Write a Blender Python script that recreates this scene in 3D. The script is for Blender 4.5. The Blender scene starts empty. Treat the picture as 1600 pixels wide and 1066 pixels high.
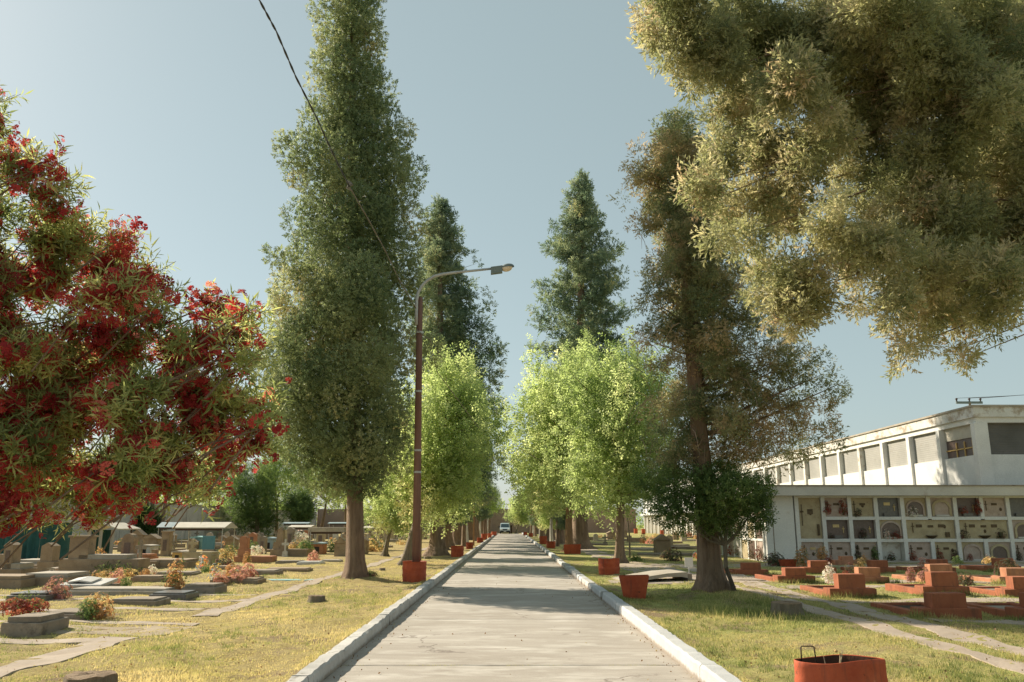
import bpy, math, random
import numpy as np
from mathutils import Vector, Matrix
R = math.radians
rng = np.random.default_rng(7)
random.seed(7)
S = bpy.context.scene
COL = S.collection

# ------------------------------------------------------------------ camera
F = 1280.0; PITCH = R(12.55); YAW = R(0.18); HC = 1.65
cam = bpy.data.cameras.new('camera'); co = bpy.data.objects.new('camera', cam); COL.objects.link(co)
cam.sensor_width = 36; cam.lens = 36 * F / 1600; cam.clip_start = 0.1; cam.clip_end = 3000
co.location = (0, 0, HC); co.rotation_euler = (R(90) + PITCH, 0, -YAW)
S.camera = co

# ------------------------------------------------------------------ light
SUN_EL, SUN_AZ = R(33), R(-54)          # azimuth from +Y, clockwise
w = bpy.data.worlds.new('World'); S.world = w; w.use_nodes = True
nt = w.node_tree; nt.nodes.clear()
sky = nt.nodes.new('ShaderNodeTexSky'); sky.sky_type = 'NISHITA'; sky.sun_disc = False
sky.sun_elevation = SUN_EL; sky.sun_rotation = SUN_AZ; sky.air_density = 1.0; sky.dust_density = 0.7; sky.ozone_density = 1.2
hs = nt.nodes.new('ShaderNodeHueSaturation'); hs.inputs['Saturation'].default_value = 0.66; hs.inputs['Value'].default_value = 0.86
hs.inputs['Hue'].default_value = 0.470
bg = nt.nodes.new('ShaderNodeBackground'); bg.inputs['Strength'].default_value = 0.093
wo = nt.nodes.new('ShaderNodeOutputWorld')
mxs = nt.nodes.new('ShaderNodeMix'); mxs.data_type = 'RGBA'; mxs.inputs[0].default_value = .58; mxs.inputs[7].default_value = (2.65, 3.25, 3.15, 1)   # thin even veil of bright air
nt.links.new(sky.outputs[0], hs.inputs['Color']); nt.links.new(hs.outputs[0], mxs.inputs[6]); nt.links.new(mxs.outputs[2], bg.inputs[0]); nt.links.new(bg.outputs[0], wo.inputs[0])
sl = bpy.data.lights.new('sun', 'SUN'); so = bpy.data.objects.new('sun', sl); COL.objects.link(so)
sl.energy = 4.9; sl.angle = R(0.55); sl.color = (1.0, 0.885, 0.70)
sd = Vector((math.sin(SUN_AZ) * math.cos(SUN_EL), math.cos(SUN_AZ) * math.cos(SUN_EL), math.sin(SUN_EL)))
so.rotation_euler = sd.to_track_quat('Z', 'Y').to_euler()
S.view_settings.view_transform = 'Standard'; S.view_settings.look = 'None'
S.view_settings.exposure = 0.78; S.view_settings.gamma = 1.0
S.render.engine = 'CYCLES'
S.cycles.max_bounces = 8; S.cycles.diffuse_bounces = 5; S.cycles.transmission_bounces = 5; S.cycles.glossy_bounces = 2
S.cycles.transparent_max_bounces = 8; S.cycles.use_denoising = True

# ------------------------------------------------------------------ survey helpers (sight lines measured from the camera station)
def ray(px, py):
    a = (px - 800) / F; b = -(py - 533) / F
    x = a; y = math.cos(PITCH) - b * math.sin(PITCH); z = math.sin(PITCH) + b * math.cos(PITCH)
    return (x * math.cos(YAW) + y * math.sin(YAW), -x * math.sin(YAW) + y * math.cos(YAW), z)
def G(px, py, z=0.0):
    d = ray(px, py); t = (z - HC) / d[2]; return (d[0] * t, d[1] * t)
def ZA(px, py, Y):
    d = ray(px, py); t = Y / d[1]; return (d[0] * t, HC + d[2] * t)

# ------------------------------------------------------------------ materials
MATS = {}
def nodes_of(name):
    m = bpy.data.materials.new(name); m.use_nodes = True; n = m.node_tree; n.nodes.clear(); return m, n
def coords(n, kind='object', scale=(1, 1, 1)):
    mp = n.nodes.new('ShaderNodeMapping'); mp.inputs['Scale'].default_value = scale
    if kind == 'world':
        g = n.nodes.new('ShaderNodeNewGeometry'); n.links.new(g.outputs['Position'], mp.inputs['Vector'])
    else:
        tc = n.nodes.new('ShaderNodeTexCoord'); oi = n.nodes.new('ShaderNodeObjectInfo')
        ml = n.nodes.new('ShaderNodeMath'); ml.operation = 'MULTIPLY'; ml.inputs[1].default_value = 37.0
        n.links.new(oi.outputs['Random'], ml.inputs[0])
        ad = n.nodes.new('ShaderNodeVectorMath'); ad.operation = 'ADD'
        n.links.new(tc.outputs['Object'], ad.inputs[0]); n.links.new(ml.outputs[0], ad.inputs[1])
        n.links.new(ad.outputs[0], mp.inputs['Vector'])
    return mp.outputs[0]
def noise(n, vec, scale, detail=5, rough=0.6):
    t = n.nodes.new('ShaderNodeTexNoise'); t.inputs['Scale'].default_value = scale; t.inputs['Detail'].default_value = detail
    t.inputs['Roughness'].default_value = rough; n.links.new(vec, t.inputs['Vector']); return t.outputs['Fac']
def ramp(n, fac, stops, interp='LINEAR'):
    r = n.nodes.new('ShaderNodeValToRGB'); r.color_ramp.interpolation = interp
    e = r.color_ramp.elements
    while len(e) < len(stops): e.new(0.5)
    for k, (p, c) in enumerate(stops):
        e[k].position = p; e[k].color = (c[0], c[1], c[2], 1) if not isinstance(c, (int, float)) else (c, c, c, 1)
    n.links.new(fac, r.inputs['Fac']); return r.outputs['Color']
def mixc(n, a, b, fac, mode='MIX'):
    m = n.nodes.new('ShaderNodeMix'); m.data_type = 'RGBA'; m.blend_type = mode
    for s, v in ((6, a), (7, b)):
        if isinstance(v, tuple): m.inputs[s].default_value = (*v[:3], 1)
        else: n.links.new(v, m.inputs[s])
    if isinstance(fac, (int, float)): m.inputs[0].default_value = fac
    else: n.links.new(fac, m.inputs[0])
    return m.outputs[2]
def bump(n, h, strength, dist=0.02):
    b = n.nodes.new('ShaderNodeBump'); b.inputs['Strength'].default_value = strength; b.inputs['Distance'].default_value = dist
    n.links.new(h, b.inputs['Height']); return b.outputs[0]
def finish(n, col, rough=0.85, nrm=None, metal=0.0, spec=0.3):
    p = n.nodes.new('ShaderNodeBsdfPrincipled'); o = n.nodes.new('ShaderNodeOutputMaterial')
    if isinstance(col, tuple): p.inputs['Base Color'].default_value = (*col, 1)
    else: n.links.new(col, p.inputs['Base Color'])
    if isinstance(rough, (int, float)): p.inputs['Roughness'].default_value = rough
    else: n.links.new(rough, p.inputs['Roughness'])
    p.inputs['Metallic'].default_value = metal
    p.inputs['Specular IOR Level'].default_value = spec
    if nrm is not None: n.links.new(nrm, p.inputs['Normal'])
    n.links.new(p.outputs[0], o.inputs[0]); return p
def solid(name, c1, c2=None, stain=None, scale=3.0, fine=40.0, rough=0.85, bmp=0.25, space='object', stretch=(1, 1, 1), stain_at=0.58, metal=0.0, spec=0.3, bdist=0.01):
    if name in MATS: return MATS[name]
    m, n = nodes_of(name)
    v = coords(n, space, stretch)
    if c2 is None: c2 = tuple(min(1, c * 1.25 + 0.01) for c in c1)
    a = noise(n, v, scale, 6, 0.62)
    col = ramp(n, a, [(0.3, c1), (0.7, c2)])
    f = noise(n, v, fine, 4, 0.7)
    col = mixc(n, col, ramp(n, f, [(0.25, (0.72, 0.72, 0.72)), (0.75, (1.12, 1.12, 1.12))]), 0.6, 'MULTIPLY')
    if stain is not None:
        s = noise(n, v, scale * 1.7, 8, 0.7)
        col = mixc(n, col, stain, ramp(n, s, [(stain_at, 0.0), (stain_at + 0.12, 0.85)]))
    finish(n, col, rough, bump(n, f, bmp, bdist), metal, spec)
    MATS[name] = m; return m
def leafmat(name, stops, trans=0.3, rough=0.6, tcol=1.3):
    m, n = nodes_of(name)
    at = n.nodes.new('ShaderNodeAttribute'); at.attribute_name = 'var'
    stops = [(p, tuple(min(.8, q * 1.22 + .01) for q in c)) for p, c in stops]; trans = min(.6, trans + .14)
    col = ramp(n, at.outputs['Fac'], stops)
    d = n.nodes.new('ShaderNodeBsdfPrincipled'); d.inputs['Roughness'].default_value = rough; d.inputs['Specular IOR Level'].default_value = 0.25
    n.links.new(col, d.inputs['Base Color'])
    t = n.nodes.new('ShaderNodeBsdfTranslucent')
    tc = mixc(n, col, (tcol, tcol, tcol * 0.78), 1.0, 'MULTIPLY'); n.links.new(tc, t.inputs['Color'])
    mx = n.nodes.new('ShaderNodeMixShader'); mx.inputs[0].default_value = trans
    n.links.new(d.outputs[0], mx.inputs[1]); n.links.new(t.outputs[0], mx.inputs[2])
    o = n.nodes.new('ShaderNodeOutputMaterial'); n.links.new(mx.outputs[0], o.inputs[0])
    MATS[name] = m; return m

M_bark = solid('bark_brown', (0.17, 0.115, 0.08), (0.33, 0.24, 0.17), (0.10, 0.07, 0.045), 5, 26, 0.95, 1.0, stretch=(1.6, 1.6, 0.22), bdist=0.05)
M_barkg = solid('bark_grey', (0.17, 0.14, 0.10), (0.30, 0.25, 0.19), (0.12, 0.11, 0.06), 5, 26, 0.95, 1.0, stretch=(1.6, 1.6, 0.25), bdist=0.05)
M_barkr = solid('bark_peeling', (0.26, 0.15, 0.085), (0.42, 0.26, 0.16), (0.12, 0.07, 0.045), 6, 22, 0.95, 1.0, stretch=(1.6, 1.6, 0.3), bdist=0.05)
M_white_bark = solid('bark_whitewashed', (0.5, 0.47, 0.42), (0.66, 0.62, 0.56), (0.3, 0.26, 0.2), 4, 30, 0.9, 0.8, stretch=(1, 1, 0.4))
M_twig = solid('twig_dry', (0.20, 0.14, 0.10), (0.34, 0.25, 0.18), None, 6, 40, 0.9, 0.4)
M_cut = solid('cut_wood', (0.2, 0.14, 0.09), (0.34, 0.25, 0.17), (0.1, 0.07, 0.05), 7, 40, 0.95, 0.8, bdist=0.03)
M_plaster = solid('white_plaster', (0.65, 0.64, 0.61), (0.76, 0.75, 0.72), (0.5, 0.45, 0.38), 0.9, 18, 0.9, 0.3, 'world', stain_at=0.63)
M_plaster_old = solid('peeling_plaster', (0.62, 0.60, 0.55), (0.74, 0.72, 0.68), (0.36, 0.28, 0.2), 1.1, 18, 0.9, 0.8, 'world', stain_at=0.5)
M_fascia = solid('grey_fascia', (0.50, 0.47, 0.43), (0.62, 0.59, 0.54), (0.36, 0.28, 0.22), 0.8, 20, 0.9, 0.4, 'world', stain_at=0.6)
M_cement = solid('bare_cement', (0.22, 0.18, 0.14), (0.35, 0.295, 0.235), (0.12, 0.095, 0.075), 1.3, 22, 0.95, 0.6, stain_at=0.56)
M_cement_l = solid('pale_cement', (0.34, 0.295, 0.24), (0.47, 0.42, 0.355), (0.20, 0.165, 0.125), 1.6, 25, 0.92, 0.5, stain_at=0.6)
M_stone_br = solid('brown_stone', (0.25, 0.18, 0.12), (0.39, 0.30, 0.215), (0.14, 0.11, 0.08), 2, 30, 0.92, 0.6)
M_granite = solid('dark_granite', (0.09, 0.085, 0.08), (0.17, 0.16, 0.15), None, 12, 120, 0.35, 0.05, spec=0.5)
M_granite_br = solid('brown_granite', (0.10, 0.065, 0.055), (0.17, 0.12, 0.10), None, 12, 120, 0.35, 0.05, spec=0.5)
M_marble = solid('grey_marble', (0.46, 0.435, 0.40), (0.62, 0.59, 0.55), (0.32, 0.28, 0.24), 3, 60, 0.45, 0.08, spec=0.5)
M_beige = solid('beige_tablet', (0.35, 0.28, 0.17), (0.50, 0.42, 0.27), (0.24, 0.165, 0.09), 2.5, 40, 0.6, 0.15)
M_pinkt = solid('pink_marble', (0.38, 0.29, 0.235), (0.52, 0.42, 0.36), (0.27, 0.20, 0.155), 4, 50, 0.55, 0.1)
M_bronze = solid('bronze', (0.07, 0.05, 0.03), (0.14, 0.10, 0.06), None, 20, 80, 0.5, 0.2, metal=0.6)
M_brass = solid('brass', (0.45, 0.33, 0.15), (0.6, 0.47, 0.25), None, 20, 80, 0.45, 0.1, metal=0.5)
def brick_mat(name, c1, c2, st, pale):
    m, n = nodes_of(name); v = coords(n); vs = coords(n, 'object', (5, 5, .9))
    a = noise(n, v, 2.4, 7, .65); col = ramp(n, a, [(.3, c1), (.7, c2)])
    col = mixc(n, col, st, ramp(n, noise(n, vs, 1.2, 7, .7), [(.50, 0.0), (.68, .75)]))
    c = noise(n, v, 7, 9, .78); col = mixc(n, col, pale, ramp(n, c, [(.30, .75), (.38, 0.0)])); col = mixc(n, col, (.09, .055, .04), ramp(n, c, [(.61, 0.0), (.68, .75)]))
    f = noise(n, v, 34, 6, .72); finish(n, col, .93, bump(n, mixc(n, f, c, .6), .8, .015)); MATS[name] = m; return m
M_brick = brick_mat('terracotta_paint', (.28, .095, .05), (.39, .145, .078), (.15, .07, .048), (.46, .27, .19))
M_brick2 = brick_mat('faded_terracotta', (.38, .165, .09), (.50, .25, .15), (.24, .12, .08), (.52, .38, .28))
M_red0 = solid('orange_red_paint', (0.36, 0.06, 0.026), (0.50, 0.105, 0.042), (0.16, 0.05, 0.03), 4.0, 35, 0.66, 0.35, stain_at=0.56)
def red_mat():
    m, n = nodes_of('weathered_red_paint'); v = coords(n); vs = coords(n, 'object', (14, 14, 1.1))
    a = noise(n, v, 3.2, 6, .65); col = ramp(n, a, [(.3, (.33, .055, .024)), (.7, (.50, .11, .045))])
    r_ = noise(n, vs, 1.0, 6, .7); col = mixc(n, col, (.15, .055, .035), ramp(n, r_, [(.54, 0.0), (.70, .8)]))
    c = noise(n, v, 9, 9, .75); col = mixc(n, col, (.10, .045, .03), ramp(n, c, [(.60, 0.0), (.66, .9)])); col = mixc(n, col, (.58, .26, .16), ramp(n, c, [(.30, .5), (.37, 0.0)]))
    f = noise(n, v, 40, 5, .7); rg_ = ramp(n, c, [(.4, .5), (.65, .9)]); finish(n, col, rg_, bump(n, mixc(n, f, c, .5), .35, .012), 0, .3); return m
M_red = red_mat()
M_rust = solid('rust_inside', (0.05, 0.022, 0.014), (0.11, 0.05, 0.03), None, 8, 60, 0.95, 0.5)
M_iron = solid('dark_iron', (0.05, 0.035, 0.028), (0.10, 0.06, 0.045), None, 15, 60, 0.8, 0.3)
M_pole = solid('brown_pole_paint', (0.17, 0.085, 0.06), (0.27, 0.15, 0.11), (0.10, 0.055, 0.04), 3, 40, 0.85, 0.5, stretch=(2, 2, 0.15))
M_steel = solid('galvanised_steel', (0.42, 0.42, 0.42), (0.58, 0.58, 0.57), (0.35, 0.2, 0.13), 4, 60, 0.55, 0.1, metal=0.3)
M_glassy = solid('lamp_glass', (0.75, 0.62, 0.48), (0.85, 0.72, 0.58), None, 6, 40, 0.25, 0.02, spec=0.6)
M_boxg = solid('grey_metal_box', (0.16, 0.20, 0.20), (0.22, 0.26, 0.26), None, 6, 40, 0.6, 0.05)
M_cable = solid('cable_black', (0.035, 0.04, 0.045), (0.08, 0.08, 0.08), None, 30, 90, 0.7, 0.3)
M_cable_l = solid('cable_grey', (0.16, 0.14, 0.12), (0.28, 0.25, 0.22), None, 30, 90, 0.7, 0.3)
M_soil = solid('dark_soil', (0.07, 0.05, 0.035), (0.13, 0.095, 0.06), None, 12, 60, 1.0, 1.0, bdist=0.03)
M_teal = solid('teal_netting', (0.02, 0.07, 0.068), (0.045, 0.145, 0.14), (0.02, 0.06, 0.06), 2.5, 60, 0.85, 0.3)
M_dgreen = solid('dark_green_cloth', (0.015, 0.05, 0.035), (0.03, 0.08, 0.06), None, 2.5, 60, 0.85, 0.3)
M_tarp = solid('white_tarp', (0.46, 0.42, 0.35), (0.58, 0.54, 0.46), (0.5, 0.42, 0.32), 2, 50, 0.8, 0.1)
M_bluet = solid('blue_grey_sheet', (0.22, 0.30, 0.33), (0.34, 0.42, 0.45), (0.3, 0.22, 0.16), 2, 50, 0.6, 0.1)
M_aqua = solid('aqua_paint', (0.22, 0.42, 0.42), (0.34, 0.54, 0.52), (0.2, 0.25, 0.22), 3, 40, 0.8, 0.2)
M_blue = solid('blue_tile', (0.07, 0.19, 0.23), (0.11, 0.26, 0.30), (0.06, 0.15, 0.2), 3, 40, 0.5, 0.1)
M_yellow = solid('yellow_paint', (0.55, 0.36, 0.13), (0.68, 0.47, 0.2), (0.4, 0.25, 0.1), 3, 40, 0.85, 0.2)
M_shut = solid('grey_shutter', (0.30, 0.295, 0.275), (0.38, 0.37, 0.345), (0.26, 0.24, 0.21), 0.9, 30, 0.7, 0.15, 'world')
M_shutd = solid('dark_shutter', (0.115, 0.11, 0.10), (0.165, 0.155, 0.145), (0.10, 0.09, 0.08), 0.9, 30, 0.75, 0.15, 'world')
M_void = solid('dark_interior', (0.03, 0.027, 0.024), (0.06, 0.05, 0.045), None, 2, 30, 0.95, 0.1)
M_panel = solid('beige_panel', (0.36, 0.31, 0.26), (0.48, 0.43, 0.37), (0.28, 0.22, 0.18), 0.6, 20, 0.9, 0.2, 'world')
M_wallb = solid('boundary_wall_render', (0.50, 0.465, 0.41), (0.62, 0.585, 0.53), (0.34, 0.30, 0.25), 0.35, 6, 0.95, 0.5, 'world', stain_at=0.55, bdist=0.04)
M_wallp = solid('end_wall_brick', (0.27, 0.19, 0.15), (0.36, 0.27, 0.22), (0.2, 0.15, 0.12), 0.5, 6, 0.95, 0.5, 'world')
M_vanblue = solid('pale_blue_car_paint', (0.36, 0.45, 0.50), (0.40, 0.49, 0.54), None, 1, 5, 0.3, 0.0, spec=0.6)
M_vanwhite = solid('white_car_paint', (0.72, 0.72, 0.70), (0.77, 0.77, 0.75), None, 1, 5, 0.3, 0.0, spec=0.6)
M_glass = solid('car_glass', (0.03, 0.06, 0.07), (0.05, 0.09, 0.10), None, 1, 5, 0.08, 0.0, spec=0.8)
M_tyre = solid('tyre_rubber', (0.02, 0.02, 0.02), (0.035, 0.035, 0.035), None, 5, 40, 0.9, 0.2)
M_head = solid('headlight_lens', (0.75, 0.75, 0.72), (0.85, 0.85, 0.82), None, 5, 40, 0.15, 0.0, spec=0.8)
M_sign = solid('white_sign_board', (0.66, 0.64, 0.58), (0.76, 0.74, 0.68), None, 4, 40, 0.7, 0.05)

# whitewashed kerbs
def kerb_mat(name, c1, c2, st, at):
    m, n = nodes_of(name); v = coords(n, 'world')
    a = noise(n, v, 1.6, 6, .65); col = ramp(n, a, [(.3, c1), (.7, c2)])
    s = noise(n, v, 7, 9, .75); col = mixc(n, col, st, ramp(n, s, [(at, 0.0), (at + .1, .9)]))
    g = n.nodes.new('ShaderNodeNewGeometry'); sp = n.nodes.new('ShaderNodeSeparateXYZ'); n.links.new(g.outputs['Position'], sp.inputs[0])
    nn = n.nodes.new('ShaderNodeMath'); nn.operation = 'MULTIPLY_ADD'; n.links.new(s, nn.inputs[0]); nn.inputs[1].default_value = .16; n.links.new(sp.outputs['Z'], nn.inputs[2])
    col = mixc(n, col, (.30, .25, .2), ramp(n, nn.outputs[0], [(0.0, .9), (.035, 0.0)]))
    f = noise(n, v, 45, 5, .7); finish(n, col, .9, bump(n, f, .7, .012)); MATS[name] = m; return m
M_kerbw = kerb_mat('kerb_white_paint', (.44, .445, .45), (.54, .545, .545), (.40, .37, .33), .60)
M_kerbg = kerb_mat('kerb_worn_paint', (.36, .35, .33), (.60, .585, .56), (.24, .22, .19), .56)

# road concrete
def road_mat():
    m, n = nodes_of('brushed_concrete')
    vw = coords(n, 'world'); vs = coords(n, 'world', (0.7, 4.2, 1))
    big = noise(n, vw, .5, 6, .6); st = noise(n, vs, 1.1, 9, .75); fi = noise(n, vw, 60, 4, .7); stf = noise(n, coords(n, 'world', (.8, 25, 1)), 2.5, 5, .7)
    col = ramp(n, big, [(.3, (.35, .315, .275)), (.72, (.45, .415, .375))])
    col = mixc(n, col, ramp(n, st, [(.3, (.80, .79, .77)), (.66, (1.10, 1.09, 1.08))]), .8, 'MULTIPLY')
    col = mixc(n, col, ramp(n, stf, [(.3, (.80, .79, .77)), (.7, (1.14, 1.14, 1.14))]), .6, 'MULTIPLY')
    col = mixc(n, col, ramp(n, fi, [(.3, (.68, .67, .66)), (.7, (1.16, 1.16, 1.16))]), .6, 'MULTIPLY')
    # pale efflorescence patches
    pt = noise(n, coords(n, 'world', (.9, 2.2, 1)), .9, 7, .7)
    col = mixc(n, col, (.60, .57, .52), ramp(n, pt, [(.50, 0.0), (.70, .75)]))
    # hairline cracks
    vo = n.nodes.new('ShaderNodeTexVoronoi'); vo.feature = 'DISTANCE_TO_EDGE'; vo.inputs['Scale'].default_value = .33
    wv = n.nodes.new('ShaderNodeVectorMath'); wv.operation = 'ADD'
    nz = n.nodes.new('ShaderNodeTexNoise'); nz.inputs['Scale'].default_value = 2.2; nz.inputs['Detail'].default_value = 8; n.links.new(vw, nz.inputs['Vector'])
    n.links.new(vw, wv.inputs[0]); n.links.new(nz.outputs['Color'], wv.inputs[1]); n.links.new(wv.outputs[0], vo.inputs['Vector'])
    ck = ramp(n, vo.outputs['Distance'], [(0.0, 1.0), (.011, 0.0)])
    gate = ramp(n, noise(n, vw, .28, 2, .5), [(.5, 0.0), (.56, 1.0)])
    ckg = mixc(n, (0, 0, 0), ck, gate)
    col = mixc(n, col, (.16, .13, .11), mixc(n, (0, 0, 0), ckg, .85))
    # dirt along the edges
    g = n.nodes.new('ShaderNodeNewGeometry'); sp = n.nodes.new('ShaderNodeSeparateXYZ'); n.links.new(g.outputs['Position'], sp.inputs[0])
    ab = n.nodes.new('ShaderNodeMath'); ab.operation = 'ABSOLUTE'; n.links.new(sp.outputs['X'], ab.inputs[0])
    ed = n.nodes.new('ShaderNodeMath'); ed.operation = 'MULTIPLY_ADD'; n.links.new(pt, ed.inputs[0]); ed.inputs[1].default_value = .5; n.links.new(ab.outputs[0], ed.inputs[2])
    dm = n.nodes.new('ShaderNodeMath'); dm.operation = 'MULTIPLY'; dm.inputs[1].default_value = .35; n.links.new(ed.outputs[0], dm.inputs[0])
    col = mixc(n, col, (.25, .19, .14), ramp(n, dm.outputs[0], [(.80, 0.0), (.86, .55)]))
    ad = n.nodes.new('ShaderNodeMath'); ad.operation = 'MULTIPLY_ADD'; n.links.new(stf, ad.inputs[0]); ad.inputs[1].default_value = 1.0; n.links.new(fi, ad.inputs[2])
    finish(n, col, .9, bump(n, ad.outputs[0], .5, .006)); return m
M_road = road_mat()

def lawn_mat():
    m, n = nodes_of('lawn_soil_and_thatch')
    vw = coords(n, 'world')
    g = n.nodes.new('ShaderNodeNewGeometry'); sp = n.nodes.new('ShaderNodeSeparateXYZ'); n.links.new(g.outputs['Position'], sp.inputs[0])
    a = noise(n, vw, .35, 7, .65); b = noise(n, vw, 2.2, 7, .7); c = noise(n, vw, 26, 6, .75); d = noise(n, vw, .9, 6, .6)
    dry = ramp(n, b, [(.3, (.34, .26, .11)), (.7, (.48, .395, .19))])
    grn = ramp(n, b, [(.3, (.24, .26, .08)), (.7, (.44, .44, .165))])
    # the west lawn is drier than the east one
    mx = n.nodes.new('ShaderNodeMapRange'); mx.inputs[1].default_value = -3; mx.inputs[2].default_value = 3; mx.inputs[3].default_value = .20; mx.inputs[4].default_value = -.02
    n.links.new(sp.outputs['X'], mx.inputs[0])
    s1 = n.nodes.new('ShaderNodeMath'); s1.operation = 'ADD'; n.links.new(a, s1.inputs[0]); n.links.new(mx.outputs[0], s1.inputs[1])
    col = mixc(n, grn, dry, ramp(n, s1.outputs[0], [(.42, 0.0), (.6, 1.0)]))
    col = mixc(n, col, (.27, .20, .135), ramp(n, d, [(.52, 0.0), (.62, .85)]))
    col = mixc(n, col, ramp(n, c, [(.32, (.42, .40, .36)), (.5, (1, 1, 1)), (.7, (1.3, 1.3, 1.2))]), .85, 'MULTIPLY')
    finish(n, col, 1.0, bump(n, c, 1.0, .04), spec=.1); return m
M_lawn = lawn_mat()
M_path = solid('path_concrete', (.33, .265, .21), (.44, .37, .305), (.30, .235, .13), 1.6, 30, .95, .5, 'world', stain_at=.56)

M_f_cyp = leafmat('cypress_foliage', [(0, (.085, .125, .06)), (.35, (.17, .215, .11)), (.7, (.29, .32, .17)), (.88, (.40, .37, .21)), (1, (.36, .26, .15))], .35)
M_f_over = leafmat('golden_cypress_foliage', [(0, (.11, .13, .065)), (.3, (.22, .235, .125)), (.6, (.35, .335, .205)), (.85, (.47, .405, .29)), (1, (.40, .29, .20))], .4)
M_f_dead = leafmat('browning_cypress_foliage', [(0, (.09, .12, .06)), (.35, (.18, .20, .10)), (.6, (.28, .26, .15)), (.8, (.36, .28, .18)), (1, (.44, .33, .22))], .4)
M_f_con = leafmat('blue_green_conifer_foliage', [(0, (.08, .13, .095)), (.45, (.15, .20, .135)), (.8, (.27, .30, .18)), (1, (.38, .34, .19))], .35)
M_f_map = leafmat('fresh_green_leaves', [(0, (.185, .255, .095)), (.5, (.365, .435, .20)), (.85, (.53, .575, .32)), (1, (.60, .58, .36))], .5)
M_f_dk = leafmat('dark_green_leaves', [(0, (.05, .09, .028)), (.6, (.11, .17, .05)), (1, (.22, .28, .09))], .35)
M_f_mid = leafmat('mid_green_leaves', [(0, (.11, .17, .05)), (.6, (.22, .29, .08)), (1, (.36, .40, .15))], .45)
M_f_ol = leafmat('oleander_leaves', [(0, (.14, .19, .075)), (.6, (.33, .37, .15)), (1, (.58, .56, .28))], .5, .5)
M_petal = leafmat('red_oleander_petals', [(0, (.23, .018, .024)), (.6, (.40, .032, .036)), (.9, (.55, .075, .06)), (1, (.62, .22, .18))], .38, .6, 1.0)
M_grass = leafmat('grass_blades', [(0, (.10, .13, .04)), (.35, (.21, .235, .085)), (.62, (.37, .33, .145)), (1, (.54, .44, .25))], .35, .8)
def petals(name, cols):
    st = [(0, (.06, .10, .03)), (.35, (.13, .16, .05))]
    k = len(cols)
    for i, c in enumerate(cols): st.append((.45 + .55 * i / max(1, k - 1), c))
    return leafmat(name, st, .3, .8)
M_fl = {
 'pink': petals('pink_petals', [(.42, .16, .16), (.55, .33, .29), (.46, .2, .14)]),
 'red': petals('crimson_petals', [(.17, .03, .025), (.28, .06, .04), (.24, .1, .06)]),
 'orange': petals('orange_petals', [(.34, .15, .065), (.48, .30, .15), (.42, .22, .11)]),
 'white': petals('white_petals', [(.6, .58, .52), (.75, .72, .66), (.55, .3, .3)]),
 'straw': petals('straw_petals', [(.45, .32, .14), (.58, .44, .22), (.4, .22, .12)]),
 'mauve': petals('mauve_petals', [(.28, .12, .14), (.36, .18, .16), (.26, .12, .07)]),
 'mixed': petals('mixed_petals', [(.6, .10, .10), (.7, .45, .12), (.18, .3, .4), (.65, .55, .55)]),
 'green': petals('green_sprays', [(.08, .13, .04), (.12, .18, .06), (.2, .24, .1)]),
 'dark': petals('dark_foliage_sprays', [(.05, .06, .04), (.09, .08, .05), (.15, .05, .05)]),
}

# ------------------------------------------------------------------ objects
def link(name, me, parent=None, mat=None):
    o = bpy.data.objects.new(name, me); COL.objects.link(o)
    if mat is not None:
        if not me.materials: me.materials.append(mat)
    if parent is not None: o.parent = parent
    return o
def tag(o, label=None, cat=None, group=None, kind=None):
    if label: o['label'] = label
    if cat: o['category'] = cat
    if group: o['group'] = group
    if kind: o['kind'] = kind
    return o
def thing(name, label, cat, loc=(0, 0, 0), rz=0.0, group=None):
    o = bpy.data.objects.new(name, None); COL.objects.link(o); o.location = loc; o.rotation_euler = (0, 0, rz); o.empty_display_size = .2
    return tag(o, label, cat, group)
def children_of(o): return [c for c in bpy.data.objects if c.parent == o]
def copy_tree(o, loc, rz=0.0, sc=None, label=None, group=None, parent=None):
    kids = list(o.children)
    c = o.copy(); COL.objects.link(c)
    if parent is None:
        c.location = loc; c.rotation_euler = (0, 0, rz)
        if sc is not None: c.scale = (sc, sc, sc) if isinstance(sc, (int, float)) else sc
        if label: c['label'] = label
        if group: c['group'] = group
    else: c.parent = parent
    for k in kids: copy_tree(k, None, parent=c)
    return c

def mesh_np(name, V, Fc, var=None, smooth=False):
    me = bpy.data.meshes.new(name); V = np.ascontiguousarray(V, dtype=np.float32); Fc = np.ascontiguousarray(Fc, dtype=np.int32)
    k = Fc.shape[1]; m = len(Fc)
    me.vertices.add(len(V)); me.vertices.foreach_set('co', V.ravel())
    me.loops.add(m * k); me.loops.foreach_set('vertex_index', Fc.ravel())
    me.polygons.add(m); me.polygons.foreach_set('loop_start', np.arange(0, m * k, k, dtype=np.int32))
    try: me.polygons.foreach_set('loop_total', np.full(m, k, dtype=np.int32))
    except Exception: pass
    if smooth: me.polygons.foreach_set('use_smooth', np.ones(m, dtype=bool))
    me.update(calc_edges=True)
    if var is not None:
        a = me.attributes.new('var', 'FLOAT', 'POINT'); a.data.foreach_set('value', np.ascontiguousarray(var, dtype=np.float32))
    return me

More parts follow.
